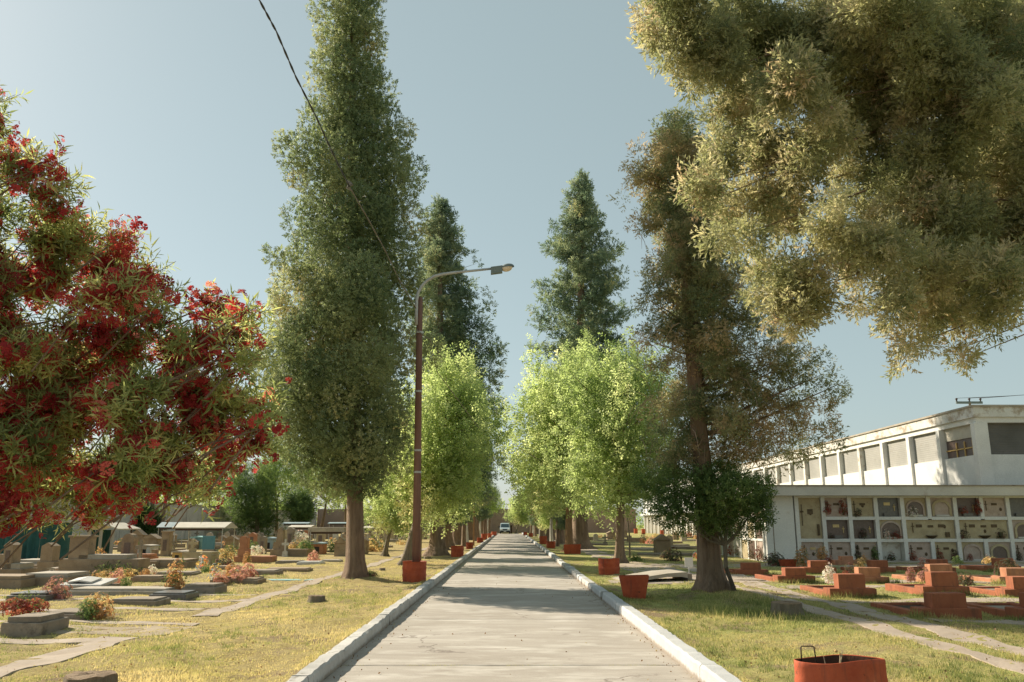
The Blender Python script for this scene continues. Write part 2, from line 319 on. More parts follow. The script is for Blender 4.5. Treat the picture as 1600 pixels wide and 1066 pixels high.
class MB:
    """small mesh builder"""
    def __init__(s): s.v = []; s.f = []
    def add(s, v, f):
        b = len(s.v); s.v += [tuple(p) for p in v]; s.f += [tuple(i + b for i in q) for q in f]; return s
    def box(s, x0, x1, y0, y1, z0, z1, top=None, jit=0.0, bev=0.0):
        """top = (dx,dy) inset of the top face; bev = small chamfer"""
        tx, ty = top or (0, 0)
        if bev:
            b = min(bev, (x1 - x0) * .3, (y1 - y0) * .3, (z1 - z0) * .45)
            rings = [(z0, 0, 0), (z1 - b, tx * .9, ty * .9), (z1, tx + b, ty + b)]
        else: rings = [(z0, 0, 0), (z1, tx, ty)]
        v = []
        for (z, ix, iy) in rings:
            for (x, y) in ((x0 + ix, y0 + iy), (x1 - ix, y0 + iy), (x1 - ix, y1 - iy), (x0 + ix, y1 - iy)):
                v.append((x + random.uniform(-jit, jit), y + random.uniform(-jit, jit), z + random.uniform(-jit, jit)))
        f = [(3, 2, 1, 0)]
        for k in range(len(rings) - 1):
            a = 4 * k
            for i in range(4):
                j = (i + 1) % 4; f.append((a + i, a + j, a + 4 + j, a + 4 + i))
        a = 4 * (len(rings) - 1); f.append((a, a + 1, a + 2, a + 3))
        return s.add(v, f)
    def prism(s, poly, a, b, axis='y'):
        """poly in (u,z); extruded along axis from a to b"""
        n = len(poly)
        mk = (lambda u, z, t: (u, t, z)) if axis == 'y' else ((lambda u, z, t: (t, u, z)) if axis == 'x' else (lambda u, z, t: (u, z, t)))
        v = [mk(u, z, a) for u, z in poly] + [mk(u, z, b) for u, z in poly]
        f = [tuple(range(n)), tuple(range(2 * n - 1, n - 1, -1))] + [((i + 1) % n, i, i + n, (i + 1) % n + n) for i in range(n)]
        return s.add(v, f)
    def tube(s, pts, rad, sides=8, cap=True, wob=0.0):
        pts = [Vector(p) for p in pts]; n = len(pts)
        if isinstance(rad, (int, float)): rad = [rad] * n
        v = []; up = Vector((0, 0, 1)); prev = None
        for i, p in enumerate(pts):
            d = (pts[min(i + 1, n - 1)] - pts[max(i - 1, 0)]).normalized()
            if prev is None:
                a = d.cross(up)
                if a.length < .2: a = d.cross(Vector((1, 0, 0)))
            else: a = prev - d * prev.dot(d)
            a.normalize(); prev = a; b = d.cross(a)
            for k in range(sides):
                t = 2 * math.pi * k / sides; r = rad[i] * (1 + (random.uniform(-wob, wob) if wob else 0))
                v.append(p + a * (math.cos(t) * r) + b * (math.sin(t) * r))
        f = [(i * sides + k, i * sides + (k + 1) % sides, (i + 1) * sides + (k + 1) % sides, (i + 1) * sides + k) for i in range(n - 1) for k in range(sides)]
        if cap: f += [tuple(range(sides - 1, -1, -1)), tuple(range((n - 1) * sides, n * sides))]
        return s.add(v, f)
    def lathe(s, prof, cx=0, cy=0, sides=24, sx=1, sy=1, close=False):
        v = []; n = len(prof)
        for r, z in prof:
            for k in range(sides):
                t = 2 * math.pi * k / sides; v.append((cx + r * sx * math.cos(t), cy + r * sy * math.sin(t), z))
        f = [(i * sides + k, i * sides + (k + 1) % sides, (i + 1) * sides + (k + 1) % sides, (i + 1) * sides + k) for i in range(n - 1) for k in range(sides)]
        if close: f += [tuple(range(sides - 1, -1, -1)), tuple(range((n - 1) * sides, n * sides))]
        return s.add(v, f)
    def build(s, name, mat, parent=None, smooth=False):
        me = bpy.data.meshes.new(name); me.from_pydata(s.v, [], s.f); me.update()
        if smooth: me.polygons.foreach_set('use_smooth', [True] * len(me.polygons))
        return link(name, me, parent, mat)

# ------------------------------------------------------------------ ground height
MOUNDS = []
def gz(x, y):
    x = np.asarray(x, float); y = np.asarray(y, float)
    h = .018 * np.sin(x * 1.3 + 1.1 * np.sin(y * .7)) + .014 * np.sin(y * 1.9 + x * .8) + .010 * np.sin(x * 3.7 + y * 2.9) + .007 * np.sin(x * 7.1 - y * 5.3) - .01
    for (mx, my, r, a) in MOUNDS:
        h = h + a * np.exp(-((x - mx) ** 2 + (y - my) ** 2) / (r * r))
    h = h * np.clip((80 - np.abs(y)) / 40, 0, 1)
    k = np.clip((np.abs(x) - 2.34) / .5, 0, 1)
    edge = .03
    return h * k + edge * (1 - k)
def gzf(x, y): return float(gz(x, y))
cyp = G(556, 907); rt = G(1113, 930)
MOUNDS += [(cyp[0], cyp[1], 1.1, .13), (rt[0], rt[1], 1.2, .14), (G(1230, 955)[0], G(1230, 955)[1], .8, .05), (-3.4, 14.5, 1.0, .05), (3.6, 10.2, 1.1, .04), (-4.6, 11, .9, .05)]

# ground sheet
def axis(parts):
    out = []
    for a, b, st in parts: out += list(np.arange(a, b, st))
    return np.array(out)
gx = axis([(-400, -100, 60), (-100, -20, 8), (-20, -12, .5), (-12, -2.45, .13), (-2.45, -2.3, .05)]); gx = np.concatenate([gx, [-2.28, -2.27, 0, 2.31, 2.32], axis([(2.36, 2.5, .05), (2.5, 11, .13), (11, 20, .5), (20, 100, 8), (100, 401, 60)])])
gy = axis([(-100, 4, 8), (4, 24, .13), (24, 40, .4), (40, 80, 2), (80, 200, 12), (200, 900, 100)])
XX, YY = np.meshgrid(gx, gy); ZZ = gz(XX, YY)
inside = (XX > -2.275) & (XX < 2.315) & (YY < 146)
ZZ = ZZ + np.where((np.abs(XX) > 2.5) & (np.abs(XX) < 12) & (YY > 4) & (YY < 30), rng.normal(0, .009, XX.shape), 0)
ZZ = np.where(inside, -.30, ZZ)
V = np.stack([XX, YY, ZZ], -1).reshape(-1, 3); nx, ny = len(gx), len(gy)
I = np.arange(nx * ny).reshape(ny, nx)
Fq = np.stack([I[:-1, :-1], I[:-1, 1:], I[1:, 1:], I[1:, :-1]], -1).reshape(-1, 4)
tag(link('ground', mesh_np('ground', V, Fq, smooth=True), None, M_lawn), kind='structure')

# ------------------------------------------------------------------ road of concrete slabs
RZ = -.10; XL, XR = -2.12, 2.16
road = MB(); road.box(XL - .03, XR + .03, -6, 149, -.29, RZ - .035); road = road.build('road', M_soil); tag(road, kind='structure')
joints = [-5, .5, 5.8, 11.0] + [11.0 + 5.1 * k for k in range(1, 28)]
for a, b in zip(joints[:-1], joints[1:]):
    nseg = 26 if b < 40 else 6
    v = []; f = []
    xs = np.linspace(XL, XR, nseg + 1)
    def edge(yb, sgn): return [yb + sgn * (.013 + random.uniform(0, .016)) for _ in xs]
    e0 = edge(a, 1); e1 = edge(b, -1)
    for yy, z in ((e0, RZ - .034), (e0, RZ - .006), ([q + .012 for q in e0], RZ), ([q - .012 for q in e1], RZ), (e1, RZ - .006), (e1, RZ - .034)):
        for x, y in zip(xs, yy): v.append((x, y, z))
    m_ = nseg + 1
    for r_ in range(5):
        for k in range(nseg): f.append((r_ * m_ + k, r_ * m_ + k + 1, (r_ + 1) * m_ + k + 1, (r_ + 1) * m_ + k))
    MB().add(v, f).build('concrete_slab', M_road, road)
# weeds and grit in the first joint
# ------------------------------------------------------------------ kerbs
def kerb(side, x0, x1, segs, mats):
    k = MB().box(x0 + .012, x1 - .012, -6, 149, -.28, RZ - .03).build('kerb', M_cement); tag(k, kind='structure')
    for (a, b, mt, top) in segs:
        n = max(2, int((b - a) / .16)); v = []; f = []
        if a > 40: n = 2
        ys = np.linspace(a + .008, b - .008, n + 1)
        s = 1 if side > 0 else -1
        xin, xout = (x0, x1) if side > 0 else (x1, x0)   # xin faces the road
        for i, y in enumerate(ys):
            j = lambda q: random.uniform(-q, q) * (1.9 if side < 0 else 1.2) if a < 40 else 0
            t = top + j(.006)
            prof = [(xin + j(.006), RZ - .028), (xin + s * .012 + j(.006), t - .03 + j(.005)), (xin + s * .035 + j(.004), t), (xout - s * .03 + j(.006), t - .003 + j(.004)), (xout, t - .03), (xout, RZ - .028)]
            v += [(px, y, pz) for px, pz in prof]
        for i in range(n):
            for q in range(5): f.append((i * 6 + q, i * 6 + q + 1, (i + 1) * 6 + q + 1, (i + 1) * 6 + q))
        f.append(tuple(range(5, -1, -1))); f.append(tuple(range(n * 6, n * 6 + 6)))
        MB().add(v, f).build('kerb_stone', mt, k)
segs = []; y = -5
for L in [4, 4, 3.3, 3.0, 3.1, 2.9, 3, 2.9, 3.1]: segs.append((y, y + L, M_kerbg, .075 + random.uniform(-.012, .012))); y += L
while y < 147: segs.append((y, y + 1.9, M_kerbg, .075 + random.uniform(-.012, .012))); y += 1.9
kerb(-1, -2.34, -2.12, segs, None)
segs = []; y = -5
for L, g in [(5, 0), (5, 0), (4.9, 0), (5.4, .01), (2.2, .0), (2.4, .0), (7.9, .0), (1.8, .25)]:
    if L > 6:    # run of short worn blocks after the gap
        q = y + .45; e = y + L + 14
        while q < e: segs.append((q, q + .95, M_kerbw if random.random() < .5 else M_kerbg, .07 + random.uniform(-.03, .02))); q += 1.06
        y = q; break
    segs.append((y, y + L, M_kerbw, .085)); y += L
while y < 147: segs.append((y, y + 1.3, M_kerbw, .08 + random.uniform(-.02, .015))); y += 1.42
kerb(1, 2.16, 2.40, segs, None)

# ------------------------------------------------------------------ paths
def draped(name, xa, xb, ya, yb, step=.25, wob=.04, up=.012, mat=M_path):
    """path strip whose long axis is the longer one; ragged edges, a few mm of thickness"""
    longy = (yb - ya) > (xb - xa)
    L = (yb - ya) if longy else (xb - xa); n = max(2, int(L / step)); m = 4
    t = np.linspace(0, 1, n + 1); ph = random.uniform(0, 50)
    e0 = wob * (np.sin(t * L * 1.7 + ph) + .6 * np.sin(t * L * 4.3 + ph * 2) + .3 * np.sin(t * L * 11 + ph)); e1 = wob * (np.sin(t * L * 1.3 + ph * 3) + .6 * np.sin(t * L * 5.1 + ph) + .3 * np.sin(t * L * 9 + ph))
    v = []
    for i in range(n + 1):
        if longy: a, b = xa + e0[i], xb + e1[i]
        else: a, b = ya + e0[i], yb + e1[i]
        row = [a - .01] + list(np.linspace(a, b, m)) + [b + .01]
        for k, q in enumerate(row):
            x, y = (q, ya + t[i] * L) if longy else (xa + t[i] * L, q)
            z = gzf(x, y) + (up if 0 < k < m + 1 else -.03); v.append((x, y, z))
    w_ = m + 2
    f = [(i * w_ + k, i * w_ + k + 1, (i + 1) * w_ + k + 1, (i + 1) * w_ + k) for i in range(n) for k in range(w_ - 1)]
    if not longy: f = [q[::-1] for q in f]
    return tag(MB().add(v, f).build(name, mat), kind='structure')
draped('path', -6.05, -5.52, 7.0, 12.9, wob=.06)
draped('path', -5.85, -5.42, 15.8, 60, step=.4)
draped('path', 5.75, 6.17, 7, 33, up=.010, wob=.055)
draped('path', 6.55, 7.08, 7, 33, up=.010, wob=.055)
YROW = [10.3, 12.6, 14.75, 16.8, 18.9, 20.3]
for i, yy in enumerate(YROW):
    draped('path', -17 - i * 1.2, [-6.2, -5.6, -5.35, -6.0, -5.7, -6.0][i], yy - .17, yy + .20, step=.35)
draped('path', -15, -5.2, 13.2, 14.3, step=.35, wob=.12, up=.006, mat=solid('bare_earth', (.30, .235, .165), (.40, .325, .24), (.26, .23, .1), 1.5, 30, 1.0, .6, 'world', stain_at=.56))
draped('path', 2.9, 14, 24.3, 25.1, step=.35); draped('path', 4.7, 22, 33, 35.5, step=.6, wob=.1, up=.006)
draped('path', 7.3, 16, 14.55, 15.2, step=.35)
draped('path', 7.3, 17, 18.4, 19.1, step=.35)
draped('path', 7.3, 18, 22.4, 23.1, step=.35)
draped('path', 7.3, 20, 26.6, 27.2, step=.35)
draped('path', 4.3, 5.6, 26, 90, step=.9, wob=.1)

# ------------------------------------------------------------------ foliage machinery
def norm(a): return a / np.maximum(1e-6, np.linalg.norm(a, axis=-1, keepdims=True))
def t_sprig(nb=8, width=.26, length=.48, tilt=42, seed=0, twig=True):
    r = np.random.default_rng(seed); v = []; f = []
    for i in range(nb):
        t = .05 + .8 * i / nb; ph = i * 2.4 + r.uniform(-.3, .3); ti = R(tilt + r.uniform(-12, 12)) * (1 - .5 * t)
        d = np.array([math.sin(ti) * math.cos(ph), math.sin(ti) * math.sin(ph), math.cos(ti)])
        sd_ = np.array([-math.sin(ph), math.cos(ph), 0]); L = length * (1.1 - .5 * t) * r.uniform(.8, 1.2)
        b = np.array([0, 0, t]); k = len(v); wd = width * .5
        v += [b - sd_ * wd * .5, b + d * L * .45 + sd_ * wd, b + d * L]
        f.append((k, k + 1, k + 2))
    return np.array(v), np.array(f)
def t_frond(seed=0, n1=5, n2=3):
    """feathery spray: side twigs each carrying short scale-leaf blades"""
    r = np.random.default_rng(seed); v = []; f = []
    def blade(b, d, sd_, L, wd):
        k = len(v); v.extend([b - sd_ * wd * .4, b + d * L * .4 + sd_ * wd, b + d * L]); f.append((k, k + 1, k + 2))
    for i in range(n1):
        t = .05 + .75 * i / n1; ph = i * 2.4 + r.uniform(-.4, .4); ti = R(42 + r.uniform(-12, 12)) * (1 - .4 * t)
        d = np.array([math.sin(ti) * math.cos(ph), math.sin(ti) * math.sin(ph), math.cos(ti)]); sd_ = np.array([-math.sin(ph), math.cos(ph), 0])
        b = np.array([0, 0, t]); L = .5 * (1.1 - .5 * t)
        for j in range(n2):
            u = .15 + .75 * j / n2; s = 1 if j % 2 else -1
            d2 = d * .8 + sd_ * s * .55 + r.normal(0, .12, 3); d2 /= np.linalg.norm(d2)
            blade(b + d * L * u, d2, np.cross(d, sd_) * .6 + sd_ * .4, L * .55, .08)
        blade(b + d * L * .5, d, sd_, L * .6, .06)
    return np.array(v), np.array(f)
def t_leaves(nl=7, ll=.30, lw=.17, spread=70, seed=0, lance=False):
    r = np.random.default_rng(seed); v = []; f = []
    for i in range(nl):
        t = .1 + .85 * i / nl; ph = i * 2.4 + r.uniform(-.4, .4); ti = R(spread * (1.05 - .45 * t) + r.uniform(-14, 14))
        d = np.array([math.sin(ti) * math.cos(ph), math.sin(ti) * math.sin(ph), math.cos(ti)]); sd_ = np.array([-math.sin(ph), math.cos(ph), 0])
        nn = np.cross(d, sd_); b = np.array([0, 0, t]) + (0 if lance else 1) * d * .05; L = ll * r.uniform(.8, 1.2); W = lw * r.uniform(.8, 1.15)
        k = len(v); tip = b + d * L - np.array([0, 0, .12 * L])
        v += [b, b + d * L * .45 + sd_ * W * .5 + nn * W * .12, tip, b + d * L * .45 - sd_ * W * .5 + nn * W * .12]
        f += [(k, k + 1, k + 2), (k, k + 2, k + 3)]
    return np.array(v), np.array(f)
def t_flower(n=5, seed=0):
    """cluster of five-petalled flowers"""
    r = np.random.default_rng(seed); v = []; f = []
    for q in range(n):
        c = norm(r.normal(0, 1, 3)) * .5; c[2] = abs(c[2]); a = norm(c + np.array([0, 0, .3])); x = norm(np.cross(a, r.normal(0, 1, 3))); y = np.cross(a, x)
        for p in range(5):
            t = p * 2 * math.pi / 5 + r.uniform(-.2, .2); d = x * math.cos(t) + y * math.sin(t); s_ = -x * math.sin(t) + y * math.cos(t)
            k = len(v); v += [c, c + d * .27 + s_ * .13 + a * .10, c + d * .30 - s_ * .13 + a * .06]; f.append((k, k + 1, k + 2))
    return np.array(v), np.array(f)
SPRIG = [t_sprig(seed=s) for s in range(4)]; SPRIGD = [t_sprig(6, .36, .6, 50, seed=s) for s in range(4)]; SPRIGW = [t_sprig(7, .24, .6, 48, seed=s) for s in range(3)]
FROND = [t_frond(s) for s in range(4)]; MAPLE = [t_leaves(7, .33, .24, seed=s) for s in range(3)]; BUSHL = [t_leaves(8, .30, .16, 75, seed=s) for s in range(3)]
OLE = [t_leaves(10, .55, .085, 62, seed=s, lance=True) for s in range(4)]; FLO = [t_flower(6, s) for s in range(4)]

class Fol:
    soft = .42
    def __init__(s): s.V = []; s.F = []; s.A = []; s.NN = []; s.n = 0
    def scatter(s, tmpls, pos, dirs, scale, var, g=rng, nrm=None):
        N = len(pos); which = g.integers(0, len(tmpls), N); dirs = norm(dirs)
        scale = np.broadcast_to(scale, (N,))
        for w_, (tv, tf) in enumerate(tmpls):
            ix = np.nonzero(which == w_)[0]
            if not len(ix): continue
            z = dirs[ix]; x = norm(np.cross(z, g.normal(0, 1, (len(ix), 3)))); y = np.cross(z, x)
            P = pos[ix][:, None, :] + scale[ix][:, None, None] * (tv[None, :, 0:1] * x[:, None, :] + tv[None, :, 1:2] * y[:, None, :] + tv[None, :, 2:3] * z[:, None, :])
            k = len(tv); n = len(ix)
            s.V.append(P.reshape(-1, 3)); s.F.append((tf[None] + (np.arange(n) * k)[:, None, None] + s.n).reshape(-1, 3)); s.A.append(np.repeat(var[ix], k)); s.n += n * k
            if nrm is not None: s.NN.append(np.repeat(norm(nrm[ix]), k, 0))
        return s
    def tris(s): return sum(len(a) for a in s.F)
    def build(s, name, mat, parent=None, origin=(0, 0, 0)):
        V_ = np.concatenate(s.V) - np.array(origin); F_ = np.concatenate(s.F)
        if s.NN:            # shading normals bent outwards from the clump, so each lobe shades as one
            N_ = np.concatenate(s.NN); a = V_[F_[:, 0]]; fn = np.cross(V_[F_[:, 1]] - a, V_[F_[:, 2]] - a); fn = norm(fn); fl = (fn * N_[F_[:, 0]]).sum(1) < 0
            F_[fl] = F_[fl][:, ::-1]; fn[fl] *= -1
            vn = np.zeros_like(V_); vn[F_[:, 0]] = fn; vn[F_[:, 1]] = fn; vn[F_[:, 2]] = fn; vn = norm(vn * (1 - s.soft) + N_ * s.soft)
        me = mesh_np(name, V_, F_, np.concatenate(s.A))
        if s.NN: me.attributes.new('custom_normal', 'FLOAT_VECTOR', 'POINT').data.foreach_set('vector', vn.astype(np.float32).ravel())
        return link(name, me, parent, mat)

def in_blobs(blobs, total, up=.5, outw=1.0, rnd=.45, hollow=2.4, droop=0.0, g=rng):
    """blobs: (N,6) centre+radii. returns positions, directions, blob index, radial fraction"""
    vol = (blobs[:, 3] * blobs[:, 4] * blobs[:, 5]) ** .72; idx = g.choice(len(blobs), total, p=vol / vol.sum())
    d = norm(g.normal(0, 1, (total, 3))); u = g.random(total) ** (1 / hollow)
    pos = blobs[idx, :3] + d * u[:, None] * blobs[idx, 3:6]
    dr = d * outw + g.normal(0, rnd, (total, 3)); dr[:, 2] += up - droop
    return pos, dr, idx, u
def prof_blobs(prof, Y, n, size, g=rng, inner=.45, tall=1.5, lump=.12, bias=0.0, space=0.0, jit=.25):
    """prof rows (py, xl, xr) measured from the camera at distance Y -> blobs through a crown as deep as it is wide"""
    rows = []
    for py, xl, xr in prof:
        a = ZA(xl, py, Y); b = ZA(xr, py, Y); rows.append((a[1], (a[0] + b[0]) / 2, abs(b[0] - a[0]) / 2))
    rows.sort(); rows = np.array(rows); z0, z1 = rows[0, 0], rows[-1, 0]
    zz = g.uniform(z0 + size * .45, z1 - size * .75, n * 4); rr = np.interp(zz, rows[:, 0], rows[:, 2]); keep = g.random(n * 4) < (rr / rows[:, 2].max()) ** 1.1 + .05
    zz = zz[keep][:n]; rr = np.interp(zz, rows[:, 0], rows[:, 2]); cx = np.interp(zz, rows[:, 0], rows[:, 1])
    th = g.uniform(0, 2 * math.pi, len(zz)); q = np.sqrt(g.uniform(inner ** 2, 1, len(zz)))
    sz = size * g.uniform(.65, 1.3, len(zz)) * np.clip(rr / rows[:, 2].max() + .35, .35, 1)
    lum = 1 + lump * np.sin(th * 3 + zz * 1.7) * np.sin(zz * 2.3 + th)
    rad = np.maximum(0.02, (rr * lum - sz * .62)) * q + g.normal(0, jit, len(zz)) * size * np.clip(rr / rows[:, 2].max() + .2, 0, 1)
    B = np.stack([cx + rad * np.cos(th), Y + rad * np.sin(th), zz, sz, sz, sz * tall], -1)
    if space > 0:      # keep the clumps apart so that each reads as a lobe
        keep = []; P = B[:, :3] * np.array([1, 1, 1 / max(1, tall * .8)])
        K = np.empty((0, 3))
        for i in range(len(B)):
            if len(keep) == 0 or np.min(((K - P[i]) ** 2).sum(1)) > (space * sz[i]) ** 2: keep.append(i); K = P[keep]
        B = B[keep]
    return B, rows
def branch_blobs(rows, Y, g, n=120, size=.5, rise=.1, droop=0.0, per=4, flat=.55, over=.25, start=.3):
    # boughs leaving the stem one above the other, each a string of flattened clumps that thin out to a tip
    out = []; z0, z1 = rows[0, 0], rows[-1, 0]; gold = 0
    for i in range(n):
        t = ((i + g.uniform(-.4, .4)) / n); z = z0 + (z1 - z0) * min(.985, max(0, t)); R_ = np.interp(z, rows[:, 0], rows[:, 2]); cx = np.interp(z, rows[:, 0], rows[:, 1])
        gold += 2.399 + g.normal(0, .35); L = R_ * g.uniform(.62, 1 + over) * (1.12 if g.random() < .15 else 1)
        for k in range(per):
            u = start + (1 - start) * (k + .5) / per; q = size * (1.05 - .62 * u) * g.uniform(.75, 1.2) * min(1, .35 + R_ / rows[:, 2].max())
            out.append((cx + math.cos(gold) * L * u + g.normal(0, .05), Y + math.sin(gold) * L * u, z + rise * L * u - droop * L * u * u + g.normal(0, .04), q * 1.15, q * 1.15, q * flat))
    return np.array(out)
def clumpvar(pos, g, base=.4, amp=.22, rn=.18, fr=1.1, idx=None, blobv=None):
    v = base + amp * np.sin(pos[:, 0] * fr * 1.3 + 2 * np.sin(pos[:, 2] * fr)) * np.sin(pos[:, 2] * fr * 1.1 + pos[:, 1] * fr) + g.normal(0, rn, len(pos))
    if blobv is not None: v = v + blobv[idx]
    return np.clip(v, 0, 1)

def trunk_mesh(base, top, r0, r1, mat, parent, flare=1.9, lean=(0, 0), sides=14, name='trunk', ridges=.10, bend=.12, origin=None, depth=.15):
    """tapered, fluted trunk with root flare"""
    ox, oy, oz = origin or (0, 0, 0)
    n = 22; v = []; ph = [random.uniform(0, 6.28) for _ in range(6)]
    for i in range(n + 1):
        t = i / n; tt = t ** 1.7
        z = base[2] - depth + (top[2] - base[2] + depth) * tt; k = (z - base[2]) / max(.1, (top[2] - base[2])); k = max(0, k)
        cx = base[0] + (top[0] - base[0]) * k + bend * math.sin(k * 4 + ph[0]) * k; cy = base[1] + (top[1] - base[1]) * k + bend * math.sin(k * 5 + ph[1]) * k
        h = max(0, z - base[2]); r = r1 + (r0 - r1) * max(0, 1 - k) ** .8; fl = 1 + (flare - 1) * math.exp(-h / .22)
        for s_ in range(sides):
            a = 2 * math.pi * s_ / sides
            rd = r * (fl + (fl - 1) * .55 * math.sin(a * 5 + ph[2])) * (1 + ridges * math.sin(a * 4 + ph[3] + h * .6) + ridges * .6 * math.sin(a * 7 + ph[4] - h * 1.1) + random.uniform(-.025, .025))
            v.append((cx + rd * math.cos(a) - ox, cy + rd * math.sin(a) - oy, z - oz))
    f = [(i * sides + k, i * sides + (k + 1) % sides, (i + 1) * sides + (k + 1) % sides, (i + 1) * sides + k) for i in range(n) for k in range(sides)]
    f += [tuple(range(n * sides, (n + 1) * sides))]
    return MB().add(v, f).build(name, mat, parent, smooth=True)
def limbs(mb, axis_fn, blobs, g, n, r=.06, sag=0.1, low=.2, off=(0, 0, 0), start_drop=.35):
    """tapered limbs from the trunk axis out to blob centres, joined to the trunk"""
    ix = g.choice(len(blobs), min(n, len(blobs)), replace=False)
    for i in ix:
        c = Vector(blobs[i, :3]); d = math.hypot(*(c - Vector(axis_fn(c.z)))[:2])
        s = Vector(axis_fn(c.z - d * start_drop)); m1 = s.lerp(c, .5) + Vector((random.uniform(-.05, .05) * d, random.uniform(-.05, .05) * d, -sag * d * .4 + random.uniform(-.05, .05) * d))
        o = Vector(off); L = (c - s).length; rr = r * (.5 + .18 * L)
        mb.tube([s - o, s.lerp(m1, .5) - o + Vector((0, 0, -.04 * L)), m1 - o, m1.lerp(c, .55) - o, c - o], [rr, rr * .8, rr * .6, rr * .38, rr * .15], 5, cap=False)

def make_tree(name, label, base, prof, Y, mat, tm, nb, size, count, ssz, trunk, bark, g=rng, up=.5, outw=1.0, droop=0, inner=.45, tall=1.5, lump=.12, extra=None, nl=40, group=None, hollow=2.4, varb=.4, vamp=.22, limb_r=.05, ridges=.10, cut=None, flare=1.9, rnd=.45, bv=.16, vrn=.16, space=0.0, shoots=0, jit=.25, fill=0, tip=False, soft=None, branches=None):
    """trunk = (r0, r1, ztop)"""
    bx, by = base; bz = gzf(bx, by)
    t = thing(name, label, 'tree', (bx, by, bz), 0, group)
    bl, rows = prof_blobs(prof, Y, nb, size, g, inner, tall, lump, space=space, jit=jit)
    if branches: bl = branch_blobs(rows, Y, g, size=size, **branches)
    core = len(bl)
    if tip:
        zt_ = rows[-1, 0]; bl = np.concatenate([bl, np.array([[rows[-1, 1] + random.uniform(-.08, .08), Y, zt_ - q * .42, .10 + .075 * q, .10 + .075 * q, .30] for q in range(9)])])
    if fill:            # inner foliage round the stem
        zz = np.arange(rows[0, 0] + .8, rows[-1, 0], .55); rr = np.interp(zz, rows[:, 0], rows[:, 2]) * fill
        bl = np.concatenate([bl, np.stack([np.interp(zz, rows[:, 0], rows[:, 1]), np.full(len(zz), Y), zz, rr, rr, np.full(len(zz), .6)], -1)])
    if extra is not None: bl = np.concatenate([bl, extra])
    if cut is not None: bl = bl[~cut(bl)]
    if shoots:          # upright leading shoots standing out of the crown
        ii = g.choice(core, min(core, shoots), replace=False); sb = bl[ii].copy(); out = sb[:, :2] - np.array([np.interp(sb[:, 2], rows[:, 0], rows[:, 1]), np.full(len(sb), Y)]).T
        sb[:, :2] += out * .16; sb[:, 2] += sb[:, 5] * 1.05; sb[:, 3:5] *= .45; sb[:, 5] *= .95; bl = np.concatenate([bl, sb])
    blv = g.normal(0, bv, len(bl))
    pos, dr, idx, u = in_blobs(bl, count, up, outw, rnd=rnd, hollow=hollow, droop=droop, g=g)
    cxy = np.stack([np.interp(pos[:, 2], rows[:, 0], rows[:, 1]), np.full(len(pos), Y)], -1); cr = np.zeros((len(pos), 3)); cr[:, :2] = pos[:, :2] - cxy; cr[:, 2] = .15
    nn = norm((pos - bl[idx, :3]) / bl[idx, 3:6]) * 1.0 + norm(cr) * .55
    f = Fol()
    if soft is not None: f.soft = soft
    f.scatter(tm, pos, dr, ssz * g.uniform(.65, 1.3, count), clumpvar(pos, g, varb, vamp, vrn, 1.1, idx, blv), g, nn)
    f.build('crown', mat, t, (bx, by, bz))
    r0, r1, zt = trunk
    def ax(z):
        k = min(1, max(0, (z - bz) / (zt - bz))); cx = np.interp(z, rows[:, 0], rows[:, 1])
        kk = min(1, max(0, (z - rows[0, 0]) / 3.0))
        return (bx + (cx - bx) * k, by, max(z, bz + .8))
    tp = ax(zt)
    trunk_mesh((bx, by, bz), (tp[0], tp[1], zt), r0, r1, bark, t, origin=(bx, by, bz), ridges=ridges, flare=flare, bend=.05)
    if nl:
        lm = MB(); limbs(lm, lambda z: (bx + (tp[0] - bx) * min(1, max(0, (z - bz) / (zt - bz))), by, min(max(z, bz + .8), zt)), bl, g, nl, limb_r, off=(bx, by, bz))
        lo = lm.build('limbs', bark, t); tag(lo, kind='stuff')
    return t

# ---- left: the tall dense cypress
g1 = np.random.default_rng(11)
prof = [(-150, 545, 570), (-90, 525, 592), (-30, 516, 596), (30, 505, 598), (60, 498, 599), (110, 495, 599), (150, 490, 607), (200, 478, 624), (250, 470, 638), (300, 470, 646), (350, 461, 655), (400, 452, 660), (470, 430, 666), (550, 408, 668), (600, 402, 668), (650, 410, 660), (690, 432, 645), (725, 468, 618), (750, 500, 602), (775, 522, 588)]
ex = []
for (px, py, rp) in [(447, 240, 17), (455, 265, 16), (442, 222, 10), (460, 225, 14), (430, 405, 12), (448, 410, 13), (419, 398, 7), (441, 470, 12), (495, 20, 12), (493, 95, 12), (489, 130, 12), (484, 158, 9), (635, 200, 12), (638, 225, 10), (640, 480, 12), (560, 745, 22), (540, 740, 20), (480, 700, 25), (468, 280, 14), (462, 640, 22)]:
    x, z = ZA(px, py, cyp[1]); r_ = rp * .0205 * 1.15; ex.append((x, cyp[1] + random.uniform(-.4, .2), z, r_, r_, r_ * 1.2))
make_tree('cypress_tree', 'very tall dense dark cypress with flame-shaped crown beside the left kerb', cyp, prof, cyp[1], M_f_cyp, SPRIGD, 2600, .62, 76000, .152, (.26, .08, 18), M_bark, g1, up=.55, outw=.8, tall=1.45, extra=np.array(ex), nl=26, hollow=4.5, rnd=.75, lump=.10, inner=.80, varb=.45, vamp=.12, flare=1.55, limb_r=.035, soft=.72, bv=.17, vrn=.07, space=1.5, jit=.30, fill=.60, cut=lambda b: (np.abs(b[:, 0] + 2.75 - (b[:, 2] * .018)) < .62 + b[:, 3] * .5) & (b[:, 1] < 25.2))

